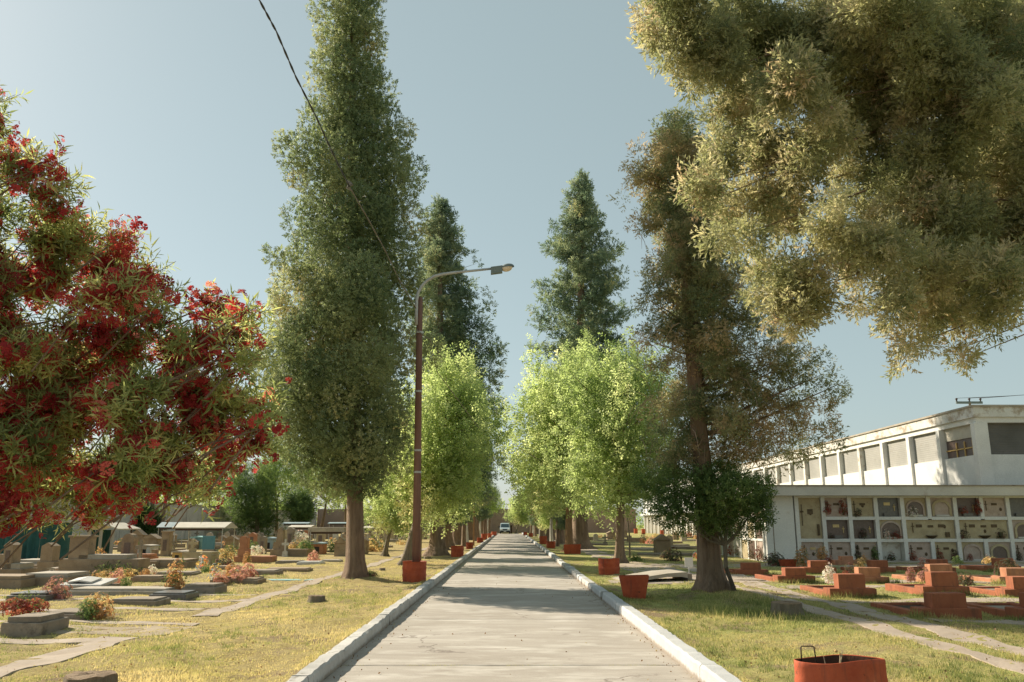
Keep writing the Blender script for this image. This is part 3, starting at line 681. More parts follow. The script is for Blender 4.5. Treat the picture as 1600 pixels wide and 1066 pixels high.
# ---- right: the ragged browning cypress by the sign
g2 = np.random.default_rng(12)
prof = [(178, 1040, 1075), (210, 1015, 1105), (250, 990, 1130), (300, 985, 1150), (350, 1010, 1150), (400, 1000, 1160), (450, 990, 1180), (500, 1000, 1200), (550, 1005, 1215), (600, 1010, 1230), (650, 1020, 1220), (690, 1025, 1190), (720, 1040, 1160)]
ex = []
for (px, py, rp) in [(990, 265, 14), (975, 300, 8), (1010, 290, 16), (1000, 225, 9), (1225, 520, 16), (1250, 560, 20), (1275, 590, 18), (1290, 620, 14), (1240, 610, 26), (1200, 590, 26), (1270, 655, 24), (1250, 690, 20), (1285, 690, 14), (1225, 660, 24), (1300, 605, 8), (1195, 655, 26), (1225, 575, 22), (1035, 640, 22), (1040, 690, 20), (1085, 660, 26), (1150, 690, 18), (1010, 480, 12), (1165, 480, 18), (1245, 700, 12)]:
    x, z = ZA(px, py, rt[1]); r_ = rp * .0165 * 1.15; ex.append((x, rt[1] + random.uniform(-.8, .6), z, r_, r_, r_ * 1.1))
tr = make_tree('cypress_tree', 'ragged half-brown cypress with a thick flared trunk on the right lawn beside the small sign', rt, prof, rt[1], M_f_dead, FROND, 420, .46, 12000, .31, (.27, .10, 10.8), M_bark, g2, up=-.1, outw=.8, droop=.1, tall=1.25, extra=np.array(ex), nl=60, hollow=2.2, lump=.35, inner=.25, varb=.5, vamp=.2, flare=1.75, limb_r=.04, bv=.2, vrn=.12, branches=dict(n=68, rise=-.05, droop=.30, per=5, over=.32, flat=.7), cut=lambda b: (b[:, 1] < rt[1] - .1) & (b[:, 2] < 4.3) & (np.abs(b[:, 0] - rt[0] + .15) < .4))
# bare hanging twigs
tw = MB()
for i in range(170):
    x, z = ZA(g2.uniform(1000, 1215), g2.uniform(230, 700), rt[1]); p = Vector((x, rt[1] + g2.uniform(-1.3, 1.0), z)); L = g2.uniform(.35, 1.0); a = g2.uniform(0, 6.28)
    d = Vector((math.cos(a) * .5, math.sin(a) * .5, -.25)); b = Vector((rt[0], rt[1], gzf(*rt)))
    tw.tube([p - b, p + d * L * .4 - b, p + d * L * .75 + Vector((0, 0, -.18 * L)) - b, p + d * L + Vector((0, 0, -.5 * L)) - b], [.012, .010, .007, .003], 3, cap=False)
tag(tw.build('dry_twigs', M_twig, tr), kind='stuff')
# leafy young shoots around the lower trunk
sh = thing('leafy_bush', 'low dark green leafy tree growing around the lower trunk of the ragged cypress', 'tree', (rt[0] + .45, rt[1] - .42, gzf(rt[0] + .45, rt[1] - .42)))
bl = []
for (px, py, rp) in [(1060, 770, 34), (1040, 795, 26), (1085, 800, 28), (1020, 760, 18), (1035, 745, 15), (1110, 775, 30), (1140, 770, 30), (1165, 775, 28), (1175, 800, 22), (1185, 765, 18), (1195, 790, 14), (1150, 745, 22), (1125, 745, 22), (1150, 810, 24), (1120, 815, 22), (1000, 745, 12), (1180, 815, 14), (1195, 755, 9), (1095, 750, 20), (1060, 825, 10), (1160, 835, 10)]:
    x, z = ZA(px, py, rt[1] - .6); r_ = rp * .0158; bl.append((x, rt[1] - .6 + random.uniform(-.5, .45), z, r_, r_ * 1.3, r_))
bl = np.array(bl); pos, dr, idx, u = in_blobs(bl, 5200, .3, 1, .5, 2.2, g=g2); o_ = sh.location
Fol().scatter(BUSHL, pos, dr, .17 * g2.uniform(.7, 1.3, 5200), clumpvar(pos, g2, .45, .25, .22, 2), g2, (pos - bl[idx, :3]) / bl[idx, 3:6]).build('crown', M_f_dk, sh, tuple(o_))
lm = MB()
fx, fz = ZA(1133, 860, rt[1] - .42)
for (px, py) in [(1085, 825), (1160, 815), (1180, 790), (1110, 790), (1060, 790), (1140, 770)]:
    x, z = ZA(px, py, rt[1] - .6)
    lm.tube([(0, 0, -.08), (fx - o_.x, 0, fz * .5), (fx - o_.x, 0, fz), ((x + fx) / 2 - o_.x, -.1, (z + fz) / 2 - o_.z - .05), (x - o_.x, -.15, z - o_.z)], [.055, .05, .045, .028, .01], 6, cap=False)
lm.build('trunk', M_barkg, sh)

# ---- top right: overhanging golden cypress, its trunk stands out of the picture on the right
g3 = np.random.default_rng(13); OY = 10.2
ot = thing('cypress_tree', 'large golden-olive cypress overhanging from the upper right corner', 'tree', (8.9, OY + .6, gzf(8.9, OY + .6)))
bl = []
B = [(1040, 20, 45), (1090, 60, 50), (1130, 110, 45), (1080, 110, 30), (1060, -20, 50), (1150, 30, 60), (1220, 60, 70), (1300, 40, 80), (1400, 40, 90), (1500, 40, 100), (1590, 60, 100),
     (1180, 160, 45), (1140, 170, 30), (1240, 150, 60), (1320, 150, 70), (1420, 150, 80), (1520, 150, 90), (1600, 170, 90),
     (1160, 235, 34), (1120, 250, 26), (1085, 285, 22), (1200, 230, 40), (1270, 240, 55), (1100, 310, 22), (1140, 320, 28), (1190, 310, 34), (1130, 370, 18), (1165, 370, 24),
     (1350, 250, 60), (1450, 260, 70), (1550, 270, 80), (1620, 300, 70), (1230, 330, 40), (1290, 340, 40), (1400, 330, 52), (1480, 350, 60), (1560, 370, 60),
     (1195, 415, 26), (1230, 430, 34), (1270, 425, 32), (1215, 470, 26), (1245, 495, 22), (1280, 470, 22), (1330, 420, 24), (1380, 400, 40), (1440, 420, 48), (1500, 430, 50), (1560, 440, 44), (1340, 470, 14),
     (1400, 470, 30), (1440, 490, 32), (1490, 490, 28), (1550, 480, 26), (1590, 420, 30), (1420, 540, 16), (1410, 565, 10), (1500, 545, 16), (1510, 560, 10), (1450, 545, 12), (1545, 505, 12), (1395, 520, 10), (1175, 455, 12), (1310, 395, 28), (1115, 215, 16), (1030, 55, 22), (1050, 90, 20)]
for (px, py, rp) in B:
    Yb = OY + random.uniform(-1.0, .9); x, z = ZA(px, py, Yb); r_ = rp * Yb / 1250; bl.append((x, Yb, z, r_, r_ * 1.25, r_))
for i in range(60):   # the rest of the crown beyond the frame
    a = random.uniform(0, 6.28); q = random.uniform(.5, 3.6); zz_ = random.uniform(5.2, 15); k = 1 - (zz_ - 5) / 13
    bl.append((9.4 + q * math.cos(a) * k, OY + 1.6 + q * math.sin(a) * k, zz_, .9, .9, 1.1))
bl = np.array(bl); sub = []
for b in bl[:-60]:      # hang smaller clumps about each mass
    for q in range(11):
        a = norm(g3.normal(0, 1, 3)) * b[3:] * g3.uniform(.55, 1.05); sub.append((b[0] + a[0], b[1] + a[1], b[2] + a[2], b[3] * g3.uniform(.16, .34), b[4] * g3.uniform(.2, .36), b[5] * g3.uniform(.30, .55)))
bm = bl[:-60].copy(); bm[:, 3:] *= .50; main_ = np.concatenate([bm, np.array(sub)])
pa = in_blobs(main_, 29000, -.15, .6, .6, 2.2, g=g3); pb = in_blobs(bl[-60:], 2500, .0, .8, .55, 2.6, g=g3)
pos = np.concatenate([pa[0], pb[0]]); dr = np.concatenate([pa[1], pb[1]]); idx = np.concatenate([pa[2], pb[2] + len(main_)]); N = len(pos); bl = np.concatenate([main_, bl[-60:]]); NM = len(bm)
blv = g3.normal(0, .16, len(bl))
o_ = ot.location
inview = (pos[:, 0] < 7.6)
var = np.clip(clumpvar(pos, g3, .50, .15, .11, 1.5, idx, blv) + .10 * np.clip((6.2 - pos[:, 2]) / 2, -1, 1), 0, 1)
Fol().scatter(FROND, pos, dr, np.where(np.arange(N) < 29000, .27, .62) * g3.uniform(.6, 1.25, N), var, g3, norm((pos - bl[idx, :3]) / bl[idx, 3:6]) + np.array([-.15, -.25, .1])).build('crown', M_f_over, ot, tuple(o_))
trunk_mesh(tuple(o_), (9.1, OY + 1.2, 13), .42, .1, M_bark, ot, origin=tuple(o_))
lm = MB(); limbs(lm, lambda z: (9.0, OY + .9, min(12.5, max(z, 2.5))), bl[:NM], g3, 40, .017, off=(o_[0], o_[1] - .25, o_[2]), start_drop=-.30, sag=-.16)
limbs(lm, lambda z: (9.0, OY + .9, min(12.5, max(z, 3.5))), bl[-60:], g3, 20, .03, off=tuple(o_)); tag(lm.build('limbs', M_bark, ot), kind='stuff')
# small woody cones
cn = MB()
for i in g3.choice(N, 160):
    p = pos[i] - np.array(o_) + np.array([0, -.05, -.06]); r_ = .022
    cn.lathe([(0.004, -r_), (r_ * .8, -r_ * .5), (r_, 0), (r_ * .8, r_ * .5), (.004, r_)], 0, 0, 6)
    k = len(cn.v) - 30
    for q in range(k, len(cn.v)): a = cn.v[q]; cn.v[q] = (a[0] + p[0], a[1] + p[1], a[2] + p[2])
tag(cn.build('cones', M_twig, ot, True), kind='stuff')

# ---- left: red oleander close to the camera
g4 = np.random.default_rng(14); QY = 7.2
ol = thing('oleander_shrub', 'big red-flowering oleander reaching in from the left edge', 'shrub', (-5.7, QY - .3, gzf(-5.7, QY - .3)))
o_ = ol.location; OLB = []
B = [(20, 270, 40), (60, 320, 50), (0, 340, 50), (120, 370, 45), (90, 410, 60), (30, 440, 70), (160, 420, 40), (190, 390, 26), (70, 270, 22), (220, 440, 28), (150, 480, 60), (60, 540, 80), (235, 480, 30),
     (200, 540, 60), (270, 560, 45), (310, 540, 40), (350, 540, 34), (385, 530, 26), (330, 490, 20), (385, 495, 20), (320, 475, 12), (120, 600, 80), (20, 640, 80), (220, 620, 60), (290, 620, 50), (350, 600, 36), (380, 570, 24), (405, 560, 14),
     (80, 700, 80), (180, 690, 70), (260, 690, 60), (320, 680, 50), (370, 660, 40), (400, 640, 26), (425, 625, 16), (425, 665, 20), (390, 700, 28), (340, 730, 30), (40, 770, 60), (120, 770, 50), (200, 760, 46), (270, 750, 40), (320, 760, 26),
     (150, 805, 22), (60, 815, 22), (0, 800, 40), (210, 790, 20), (90, 812, 18), (-60, 400, 90), (-70, 560, 100), (-60, 700, 100), (-120, 500, 100), (0, 160, 14), (-30, 200, 40), (245, 420, 12), (310, 790, 10), (300, 775, 14), (-40, 320, 60)]
for (px, py, rp) in B:
    Yb = QY + random.uniform(-.8, .8); x, z = ZA(px, py, Yb); r_ = rp * Yb / 1280 * .52
    for q in range(4):
        a = norm(g4.normal(0, 1, 3)) * rp * Yb / 1280 * g4.uniform(.2, 1.0); OLB.append((x + a[0], Yb + a[1], z + a[2], r_ * g4.uniform(.4, .9), r_, r_ * g4.uniform(.4, .8)))
bl = np.array(OLB); N = 6200
pos, dr, idx, u = in_blobs(bl, N, .45, .5, .5, 2.2, g=g4); dr[:, 0] += .45
Fol().scatter(OLE, pos, dr, .185 * g4.uniform(.6, 1.35, N), clumpvar(pos, g4, .48, .25, .22, 3), g4, (pos - bl[idx, :3]) / bl[idx, 3:6]).build('crown', M_f_ol, ol, tuple(o_))
N = 3100
fb = bl.copy(); pos, dr, idx, u = in_blobs(fb, N * 3, .4, 1, .3, 3.2, g=g4)
cl = np.sin(pos[:, 0] * 6 + 3 * np.sin(pos[:, 2] * 3.1)) * np.sin(pos[:, 2] * 5.2 + pos[:, 1] * 4) + g4.normal(0, .6, len(pos)); keep = np.argsort(-cl)[:N]
pos = pos[keep]; dr = dr[keep]; pos[:, 2] += .05
pos = np.repeat(pos, 2, 0) + g4.normal(0, .075, (2 * N, 3)); dr = np.repeat(dr, 2, 0)
tag(Fol().scatter(FLO, pos, dr, .085 * g4.uniform(.6, 1.35, 2 * N), np.clip(g4.normal(.5, .27, 2 * N), 0, 1), g4).build('blossom', M_petal, ol, tuple(o_)), kind='stuff')
st = MB()
for i in range(0, len(bl), 2):          # twigs inside each spray
    c = Vector(bl[i, :3]) - o_; L = .35 + random.uniform(0, .3); d = Vector((.6, random.uniform(-.3, .3), random.uniform(.1, .7))).normalized()
    st.tube([c - d * L + Vector((0, 0, -.05)), c - d * L * .4 + Vector((random.uniform(-.03, .03), 0, .02)), c, c + d * .18], [.009, .007, .004, .002], 4, cap=False)
for k in range(9):                      # main stems, rising beyond the left edge before they arch over
    tx, tz = random.uniform(.2, 2.4), random.uniform(2.4, 4.6); ty = random.uniform(-.5, .8); pz = 1.9 + random.uniform(0, .5)
    st.tube([(random.uniform(-.2, .2), random.uniform(-.2, .2), -.1), (random.uniform(-.15, .1), ty * .2, pz * .6), (.12 + tx * .08, ty * .4, pz), (tx * .38, ty * .7 + random.uniform(-.1, .1), pz + (tz - pz) * .55 + random.uniform(-.05, .1)), (tx * .72, ty, tz - .1 + random.uniform(-.1, .1)), (tx, ty, tz)], [.032, .028, .023, .016, .009, .004], 6, cap=False)
tag(st.build('stems', M_bark, ol), kind='stuff')

# ---- fresh green maples each side
g5 = np.random.default_rng(15)
mb_ = G(633, 882)
mapL = make_tree('maple_tree', 'fresh light green broadleaf tree behind the lamp pole', mb_, [(560, 688, 706), (585, 664, 732), (610, 655, 750), (640, 640, 765), (680, 618, 768), (715, 596, 765), (745, 582, 758), (770, 584, 748), (790, 600, 725), (800, 630, 690)], mb_[1] + .5, M_f_map, MAPLE, 600, .74, 10500, .345, (.19, .05, 6.0), M_barkg, g5, up=.7, tall=1.5, nl=40, lump=.3, inner=.5, varb=.5, bv=.14, space=1.35, shoots=80, jit=.6, soft=.6, fill=.45, vrn=.12)
mr_ = G(968, 880)
mapR = make_tree('maple_tree', 'fresh light green broadleaf tree with grey trunk behind the notched red tub', mr_, [(560, 945, 990), (582, 918, 1015), (615, 900, 1035), (660, 893, 1045), (700, 890, 1045), (740, 895, 1040), (770, 900, 1030), (792, 920, 1005)], mr_[1] + .4, M_f_map, MAPLE, 600, .72, 9500, .345, (.21, .05, 6.0), M_bark, g5, up=.7, tall=1.5, nl=36, lump=.35, inner=.5, varb=.42, bv=.14, space=1.35, shoots=80, jit=.6, soft=.6, fill=.45, vrn=.12)
mr2 = G(889, 862)
mapR2 = make_tree('maple_tree', 'fresh light green broadleaf tree with peeling trunk behind the square red box', mr2, [(558, 880, 905), (582, 860, 935), (615, 836, 955), (650, 820, 960), (690, 808, 960), (730, 802, 955), (760, 806, 950), (782, 825, 935), (795, 850, 915)], mr2[1], M_f_map, MAPLE, 600, .95, 11000, .42, (.24, .06, 8.0), M_barkr, g5, up=.7, tall=1.5, nl=36, lump=.3, inner=.5, varb=.52, bv=.14, space=1.35, shoots=80, jit=.6, soft=.6, fill=.45, vrn=.12)
# ---- dark conifers
g6 = np.random.default_rng(16)
cl_ = G(684, 868)
ex = []
for (px, py, rp) in [(765, 460, 7), (762, 485, 10), (750, 505, 14), (740, 520, 18), (770, 540, 10), (785, 545, 6), (772, 555, 12), (778, 570, 10), (745, 410, 6), (735, 400, 8), (760, 520, 12), (765, 600, 14), (660, 330, 8), (655, 350, 8)]:
    x, z = ZA(px, py, cl_[1]); r_ = rp * .036; ex.append((x, cl_[1] + random.uniform(-.5, .5), z, r_, r_, r_))
conL = make_tree('conifer_tree', 'tall blue-green conifer with a side leader behind the street lamp', cl_, [(312, 686, 692), (350, 665, 712), (400, 655, 728), (450, 645, 740), (500, 640, 750), (560, 640, 765), (620, 650, 775), (680, 655, 780), (740, 665, 780), (790, 675, 770)], cl_[1] + .5, M_f_con, SPRIGW, 700, .62, 15000, .34, (.38, .05, 18.5), M_bark, g6, up=.25, outw=1.1, tall=.75, nl=80, lump=.3, inner=.35, extra=np.array(ex), varb=.45, limb_r=.03, tip=True, branches=dict(n=105, rise=.16, per=5, over=.30), bv=.14, vrn=.10)
cr_ = G(907, 858)
conR = make_tree('conifer_tree', 'tall pointed blue-green conifer above the right-hand maples', cr_, [(272, 906, 912), (300, 892, 925), (340, 875, 940), (375, 860, 950), (410, 848, 970), (440, 862, 975), (480, 845, 985), (520, 840, 990), (580, 832, 990), (640, 825, 975), (700, 830, 960), (760, 845, 950)], cr_[1] + .5, M_f_con, SPRIGW, 800, .80, 17000, .42, (.55, .06, 22.5), M_bark, g6, up=.25, outw=1.1, tall=.75, nl=90, lump=.35, inner=.35, varb=.45, limb_r=.035, tip=True, branches=dict(n=125, rise=.20, per=5, over=.28), bv=.14, vrn=.10)
# side pieces of the two avenues: darker conifers receding to the end wall
src = conL
rowL = [(-4.2, 53.5, .52, 'mass'), (-4.3, 59, .80, ''), (-4.1, 66, .68, ''), (-4.4, 75, .75, ''), (-4.2, 85, .7, ''), (-4.3, 96, .72, ''), (-4.4, 108, .75, ''), (-4.3, 122, .7, ''), (-4.4, 136, .65, '')]
ordn = ['second', 'third', 'fourth', 'fifth', 'sixth', 'seventh', 'eighth', 'ninth', 'tenth', 'eleventh', 'twelfth']
for k, (x, y, s, _) in enumerate(rowL):
    copy_tree(conL if k % 2 else conR, (x, y, 0), random.uniform(1.5, 5), (s, s, s * (1.0 if k % 2 else .74)), 'dark conifer on the left verge, ' + ordn[k] + ' conifer after the side-leader one', 'conifers lining the left of the avenue')
rowR = [(4.4, 63, .50), (4.3, 70, .56), (4.6, 77, .52), (4.4, 86, .55), (4.5, 96, .55), (4.3, 107, .5), (4.6, 119, .55), (4.4, 131, .5)]
for k, (x, y, s) in enumerate(rowR):
    copy_tree(conR if k % 2 else conL, (x, y, 0), random.uniform(1, 5), (s, s, s * .95), 'smaller conifer on the right verge, ' + ordn[k] + ' one beyond the tall pointed conifer', 'conifers lining the right of the avenue')
mapd = [(-6.5, 44, .62, 'light green broadleaf tree between the left conifers and the graves'), (3.8, 74, .62, 'low light green broadleaf tree on the right verge beyond the square red box'), (4.0, 91, .62, 'small light green tree far down the right verge'), (1.2, 147, .85, 'pale green tree at the very end of the road against the brick wall')]
for x, y, s, lb in mapd: copy_tree(mapL, (x, y, 0), random.uniform(0, 6), s, lb)
# reddish young tree in the right row
g7 = np.random.default_rng(17)
bt = (4.2, 58.5)
p_ = []
make_tree('plum_tree', 'small bronze-leaved tree on the right verge beside the road end', (3.9, 82), [(700, 838, 850), (740, 828, 866), (780, 826, 870), (805, 832, 862)], 82, leafmat('bronze_leaves', [(0, (.08, .05, .03)), (.6, (.17, .10, .055)), (1, (.22, .19, .08))], .35), MAPLE, 40, .7, 2600, .4, (.14, .04, 5), M_bark, g7, nl=14)
# ---- trees beyond the graves on the left
tb = G(402, 840)
make_tree('broadleaf_tree', 'dark green bushy tree standing among the graves before the boundary wall', tb, [(722, 375, 420), (745, 355, 440), (775, 345, 455), (800, 352, 450), (822, 362, 432), (834, 375, 420)], tb[1], M_f_dk, BUSHL, 90, .95, 7500, .5, (.3, .1, 5), M_bark, g7, nl=20, varb=.5, inner=.2)
LT = [((500, 838), [(690, 470, 540), (720, 445, 575), (755, 440, 585), (775, 450, 570), (785, 480, 540)], M_f_map, 'bright green tree seen under the tall cypress crown'),
      ((432, 838), [(650, 415, 445), (690, 395, 470), (730, 385, 480), (765, 390, 475), (782, 410, 455)], M_f_mid, 'olive green tree behind the dark bushy one'),
      ((590, 836), [(700, 575, 610), (740, 560, 640), (765, 560, 650), (785, 580, 630)], M_f_mid, 'mid green tree over the sheds right of the tall cypress'),
      ((540, 836), [(690, 520, 560), (740, 495, 590), (770, 505, 580), (785, 520, 560)], M_f_map, 'light green tree just behind the trunk of the tall cypress'),
      ((330, 838), [(700, 310, 345), (740, 290, 370), (765, 290, 370), (780, 305, 350)], M_f_mid, 'mid green tree behind the oleander branches'),
      ((470, 840), [(770, 455, 485), (795, 448, 492), (815, 455, 490)], M_f_dk, 'small dark round tree before the boundary wall')]
for (b, pf, mt, lb) in LT:
    q = G(*b); make_tree('broadleaf_tree', lb, q, pf, q[1], mt, BUSHL if mt is not M_f_map else MAPLE, 70, 1.5 if len(pf) > 3 else .9, 2400, .72 if len(pf) > 3 else .6, (.26, .08, 4.5), M_bark, g7, nl=12, varb=.5, inner=.2, tall=1.2)
q = G(170, 843)
make_tree('cypress_tree', 'slim dark cypress whose tip shows through the oleander', q, [(455, 200, 204), (480, 190, 214), (540, 184, 216), (620, 170, 212), (700, 158, 208), (780, 150, 202), (815, 160, 190)], q[1], M_f_cyp, SPRIG, 120, .6, 6500, .4, (.22, .05, 18), M_bark, g7, tall=2, nl=0, up=.8)
# yucca clump
q = G(229, 846); yu = thing('yucca', 'dark spiky yucca clump behind the white tomb', 'shrub', (q[0], q[1], 0)); N = 150
pos = np.stack([g7.normal(0, .55, N), g7.normal(0, .45, N), np.abs(g7.uniform(.5, 2.6, N))], -1)
Fol().scatter([t_leaves(12, .9, .09, 85, seed=5, lance=True)], pos, g7.normal(0, .4, (N, 3)) + np.array([0, 0, .6]), .9 * g7.uniform(.7, 1.2, N), g7.random(N) * .6, g7).build('leaves', M_f_dk, yu)
for dx, L, ln in ((-.5, 5.2, .3), (.1, 5.6, .1), (1.2, 6.5, .35)): trunk_mesh((dx, 0, 0), (dx + ln, .1, L), .2, .14, M_bark, yu, flare=1.3)
# sapling right
q = G(984, 872); sp_ = thing('sapling', 'thin young tree with a forked stem right of the grey trunk', 'tree', (q[0], q[1], gzf(*q)))
s_ = MB()
for pts in ([(0, 0, -.1), (.02, 0, 1.0), (-.08, 0, 2.2), (-.55, .1, 3.1), (-.9, .1, 3.6)], [(-.08, 0, 2.15), (.1, 0, 2.9), (.05, 0, 3.8)], [(-.06, 0, 2.2), (.35, .05, 2.7), (.6, 0, 3.4)], [(-.4, .07, 2.9), (-.75, 0, 2.95), (-1.2, .1, 3.3)]):
    n_ = len(pts); s_.tube(pts, [.055 - .012 * i if pts[0][2] < 0 else .035 - .009 * i for i in range(n_)], 6, cap=False)
s_.build('trunk', M_barkg, sp_)
N = 420; pos = np.stack([g7.normal(-.2, .7, N), g7.normal(0, .5, N), g7.uniform(2.7, 4.3, N)], -1)
Fol().scatter(MAPLE, pos, g7.normal(0, .5, (N, 3)) + np.array([0, 0, .6]), .28 * g7.uniform(.7, 1.2, N), g7.random(N), g7).build('crown', M_f_mid, sp_)
# pale bare trunks with whitewash down both rows
for (px, py, h, lb) in [(740, 853, 6.4, 'tall thin wooden stake by the red tubs on the left verge'), (775, 832, 5.0, 'white-painted post far down the left verge'), (815.5, 832.5, 5.0, 'white-painted post at the far right end of the kerb'), (656, 877, 5.2, 'thin dark post just right of the lamp pole')]:
    q = G(px, py); r_ = .07 if py > 850 else .22
    o = MB().tube([(0, 0, -.1), (.01, 0, h * .5), (.03, 0, h)], [r_, r_ * .95, r_ * .85], 10).build('post', M_white_bark if py < 850 else (M_barkr if px > 700 else M_barkg), None, True); o.location = (q[0], q[1], 0); tag(o, lb, 'post')
g8 = random.Random(3)
rowk = 0
for side in (-1, 1):
    for k in range(9):
        y = 62 + k * 9.3 + g8.uniform(-1, 1); x = side * (3.35 if side < 0 else 3.5) + g8.uniform(-.2, .2); r_ = g8.uniform(.13, .2); h = g8.uniform(3.6, 4.6)
        t = thing('young_tree', 'slender young tree on the %s verge, %s from the near end of its line' % ('left' if side < 0 else 'right', ['first'] [0] if k == 0 else ordn[k - 1]), 'tree', (x, y, 0), 0, 'young trees along the ' + ('left' if side < 0 else 'right') + ' kerb')
        trunk_mesh((0, 0, 0), (g8.uniform(-.2, .2), 0, h), r_, r_ * .6, M_white_bark if k % 3 == 1 else M_bark, t, flare=1.4, sides=8)
        if k == 0 and side < 0:
            N = 1500; b_ = np.array([[g7.normal(0, .7), g7.normal(0, .7), g7.uniform(3.4, 6.2), .7, .7, .9] for _ in range(22)])
            pos, dr, idx, u = in_blobs(b_, N, .5, g=g7)
            crown0 = Fol().scatter(BUSHL, pos, dr, .42 * g7.uniform(.7, 1.2, N), clumpvar(pos, g7, .4, .2, .2)).build('crown', M_f_mid, t)
        else:
            c = crown0.copy(); COL.objects.link(c); c.parent = t; c.rotation_euler = (0, 0, g8.uniform(0, 6))

# ------------------------------------------------------------------ far tree belts beyond the walls (read as one mass)
N = 3200; far = Fol(); xs = g7.uniform(-150, 120, N); ys = 190 + g7.uniform(0, 30, N); hh = 4.0 + 2.2 * np.sin(xs * .11) + 1.6 * np.sin(xs * .31 + 1)
pos = np.stack([xs, ys, g7.random(N) * (hh + 1.5)], -1)
far.scatter(BUSHL, pos, g7.normal(0, .6, (N, 3)) + np.array([0, 0, .6]), 2.2 * g7.uniform(.6, 1.3, N), clumpvar(pos, g7, .5, .25, .2, .2), g7)
N = 2400; ys = g7.uniform(60, 190, N); xs = -41 - g7.random(N) * 12; hh = 5.0 + 1.5 * np.sin(ys * .13) + 1.2 * np.sin(ys * .37)
pos = np.stack([xs, ys, g7.random(N) * hh], -1); far.scatter(BUSHL, pos, g7.normal(0, .6, (N, 3)) + np.array([0, 0, .6]), 1.8 * g7.uniform(.6, 1.3, N), clumpvar(pos, g7, .5, .25, .2, .2), g7)
tag(far.build('distant_trees', M_f_mid), 'belt of distant green trees beyond the boundary walls', 'trees', kind='stuff')

# ------------------------------------------------------------------ boundary walls
def wall(name, label, x0, x1, y0, y1, h, mat, pil=5.0):
    t = thing(name, label, 'wall', (x0, y0, 0))
    MB().box(0, x1 - x0, 0, y1 - y0, -.2, h).build('wall_panel', mat, t)
    MB().box(-.06, x1 - x0 + .06, -.06, y1 - y0 + .06, h + .002, h + .12).build('coping', M_cement_l, t)
    L = max(x1 - x0, y1 - y0); n = int(L / pil)
    for k in range(n + 1):
        q = k * L / n
        if y1 - y0 > x1 - x0: MB().box(x1 - x0, x1 - x0 + .09, q - .15 if k else 0, q + .15 if k < n else q, -.2, h - .003).build('pilaster', mat, t)
        else: MB().box(q - .15 if k else 0, q + .15 if k < n else q, -.09, 0, -.2, h - .003).build('pilaster', mat, t)
    return t
wall('boundary_wall', 'long weathered grey wall closing the graves on the left', -35.3, -35, 30, 152, 3.55, M_wallb)
wall('boundary_wall', 'brown brick-coloured wall across the far end of the road', -34.9, 23, 152.3, 152.6, 4.1, M_wallp, 6)

# ------------------------------------------------------------------ niche building (lower block in front)
FY = 37.0
XC = ZA(1198, 840, FY)[0]; ZS0, ZS1 = 2.84, 3.25
nb_ = thing('niche_block', 'low white burial niche block with grey roof slab on the right', 'building', (XC, FY, 0)); OX = XC; FY2 = 46.5; XE = 32.0
def nbox(mb, x0, x1, y0, y1, z0, z1, **k): return mb.box(x0 - OX, x1 - OX, y0 - FY, y1 - FY, z0, z1, **k)
xcol0 = ZA(1247, 827, FY)[0]; pitch = (ZA(1579, 827, FY)[0] - xcol0) / 8.0
zr = [(1.94, 2.76), (.99, 1.80), (.04, .85)]
nbox(MB(), XC, xcol0 - .14, FY, FY2, -.1, ZS0).build('corner_wall', M_plaster, nb_)
nbox(MB(), xcol0 + .5 - .64, XE, FY + .62, FY2, -.1, ZS0).build('rear_wall', M_cement, nb_)
nbox(MB(), XC - .45, XE + .3, FY - .55, FY2 + .3, ZS0 + .002, ZS1).build('roof_slab', M_fascia, nb_)
nbox(MB(), XC - .49, XE + .34, FY - .60, FY2 + .34, ZS1 + .002, ZS1 + .05).build('roof_edge', M_cement, nb_)
nbox(MB(), XC - .1, XE, FY - .55, FY - .002, -.1, .06, bev=.02).build('plinth', M_cement_l, nb_)
MB().box(.30, .335, -.012, 0, 0.1, ZS0).build('drain_crack', M_cement, nb_)
nb = 14
fulls = {0, 1, 2, 3, 4, 6, 8, 9, 10, 11, 12, 13, 14}
for i in range(nb + 1):
    x = xcol0 + i * pitch
    if i in fulls: nbox(MB(), x - .085, x + .085, FY - .035, FY + .62, .06, ZS0 - .002, bev=.012).build('pillar', M_plaster, nb_)
    else:
        nbox(MB(), x - .085, x + .085, FY - .035, FY + .62, zr[0][0] - .10, ZS0 - .002, bev=.012).build('pillar', M_plaster, nb_)
        nbox(MB(), x - .085, x + .085, FY - .035, FY + .62, .06, zr[2][1] + .10, bev=.012).build('pillar', M_plaster, nb_)
for i in range(nb):
    x0, x1 = xcol0 + i * pitch + .087, xcol0 + (i + 1) * pitch - .087
    if i in (4, 6): x1 = xcol0 + (i + 2) * pitch - .087
    for r_ in range(3):
        xa = x0; xb = xcol0 + (i + 1) * pitch - .087 if r_ != 1 else x1
        if r_ == 0: nbox(MB(), xa, xb, FY - .02, FY + .6, zr[0][1], ZS0 - .003).build('lintel', M_plaster, nb_)
        if i == 0 and r_ == 0: continue
        if r_ < 2 and not (i in (5, 7) and r_ == 1 and False):
            lo, hi = (zr[1][1], zr[0][0]) if r_ == 0 else (zr[2][1], zr[1][0])
            if r_ == 0: xb2 = xcol0 + (i + 1) * pitch - .087
            else: xb2 = xb
            if not (i in (5, 7) and r_ == 1): nbox(MB(), xa, xb2, FY - .02, FY + .6, lo, hi, bev=.008).build('shelf', M_plaster, nb_)

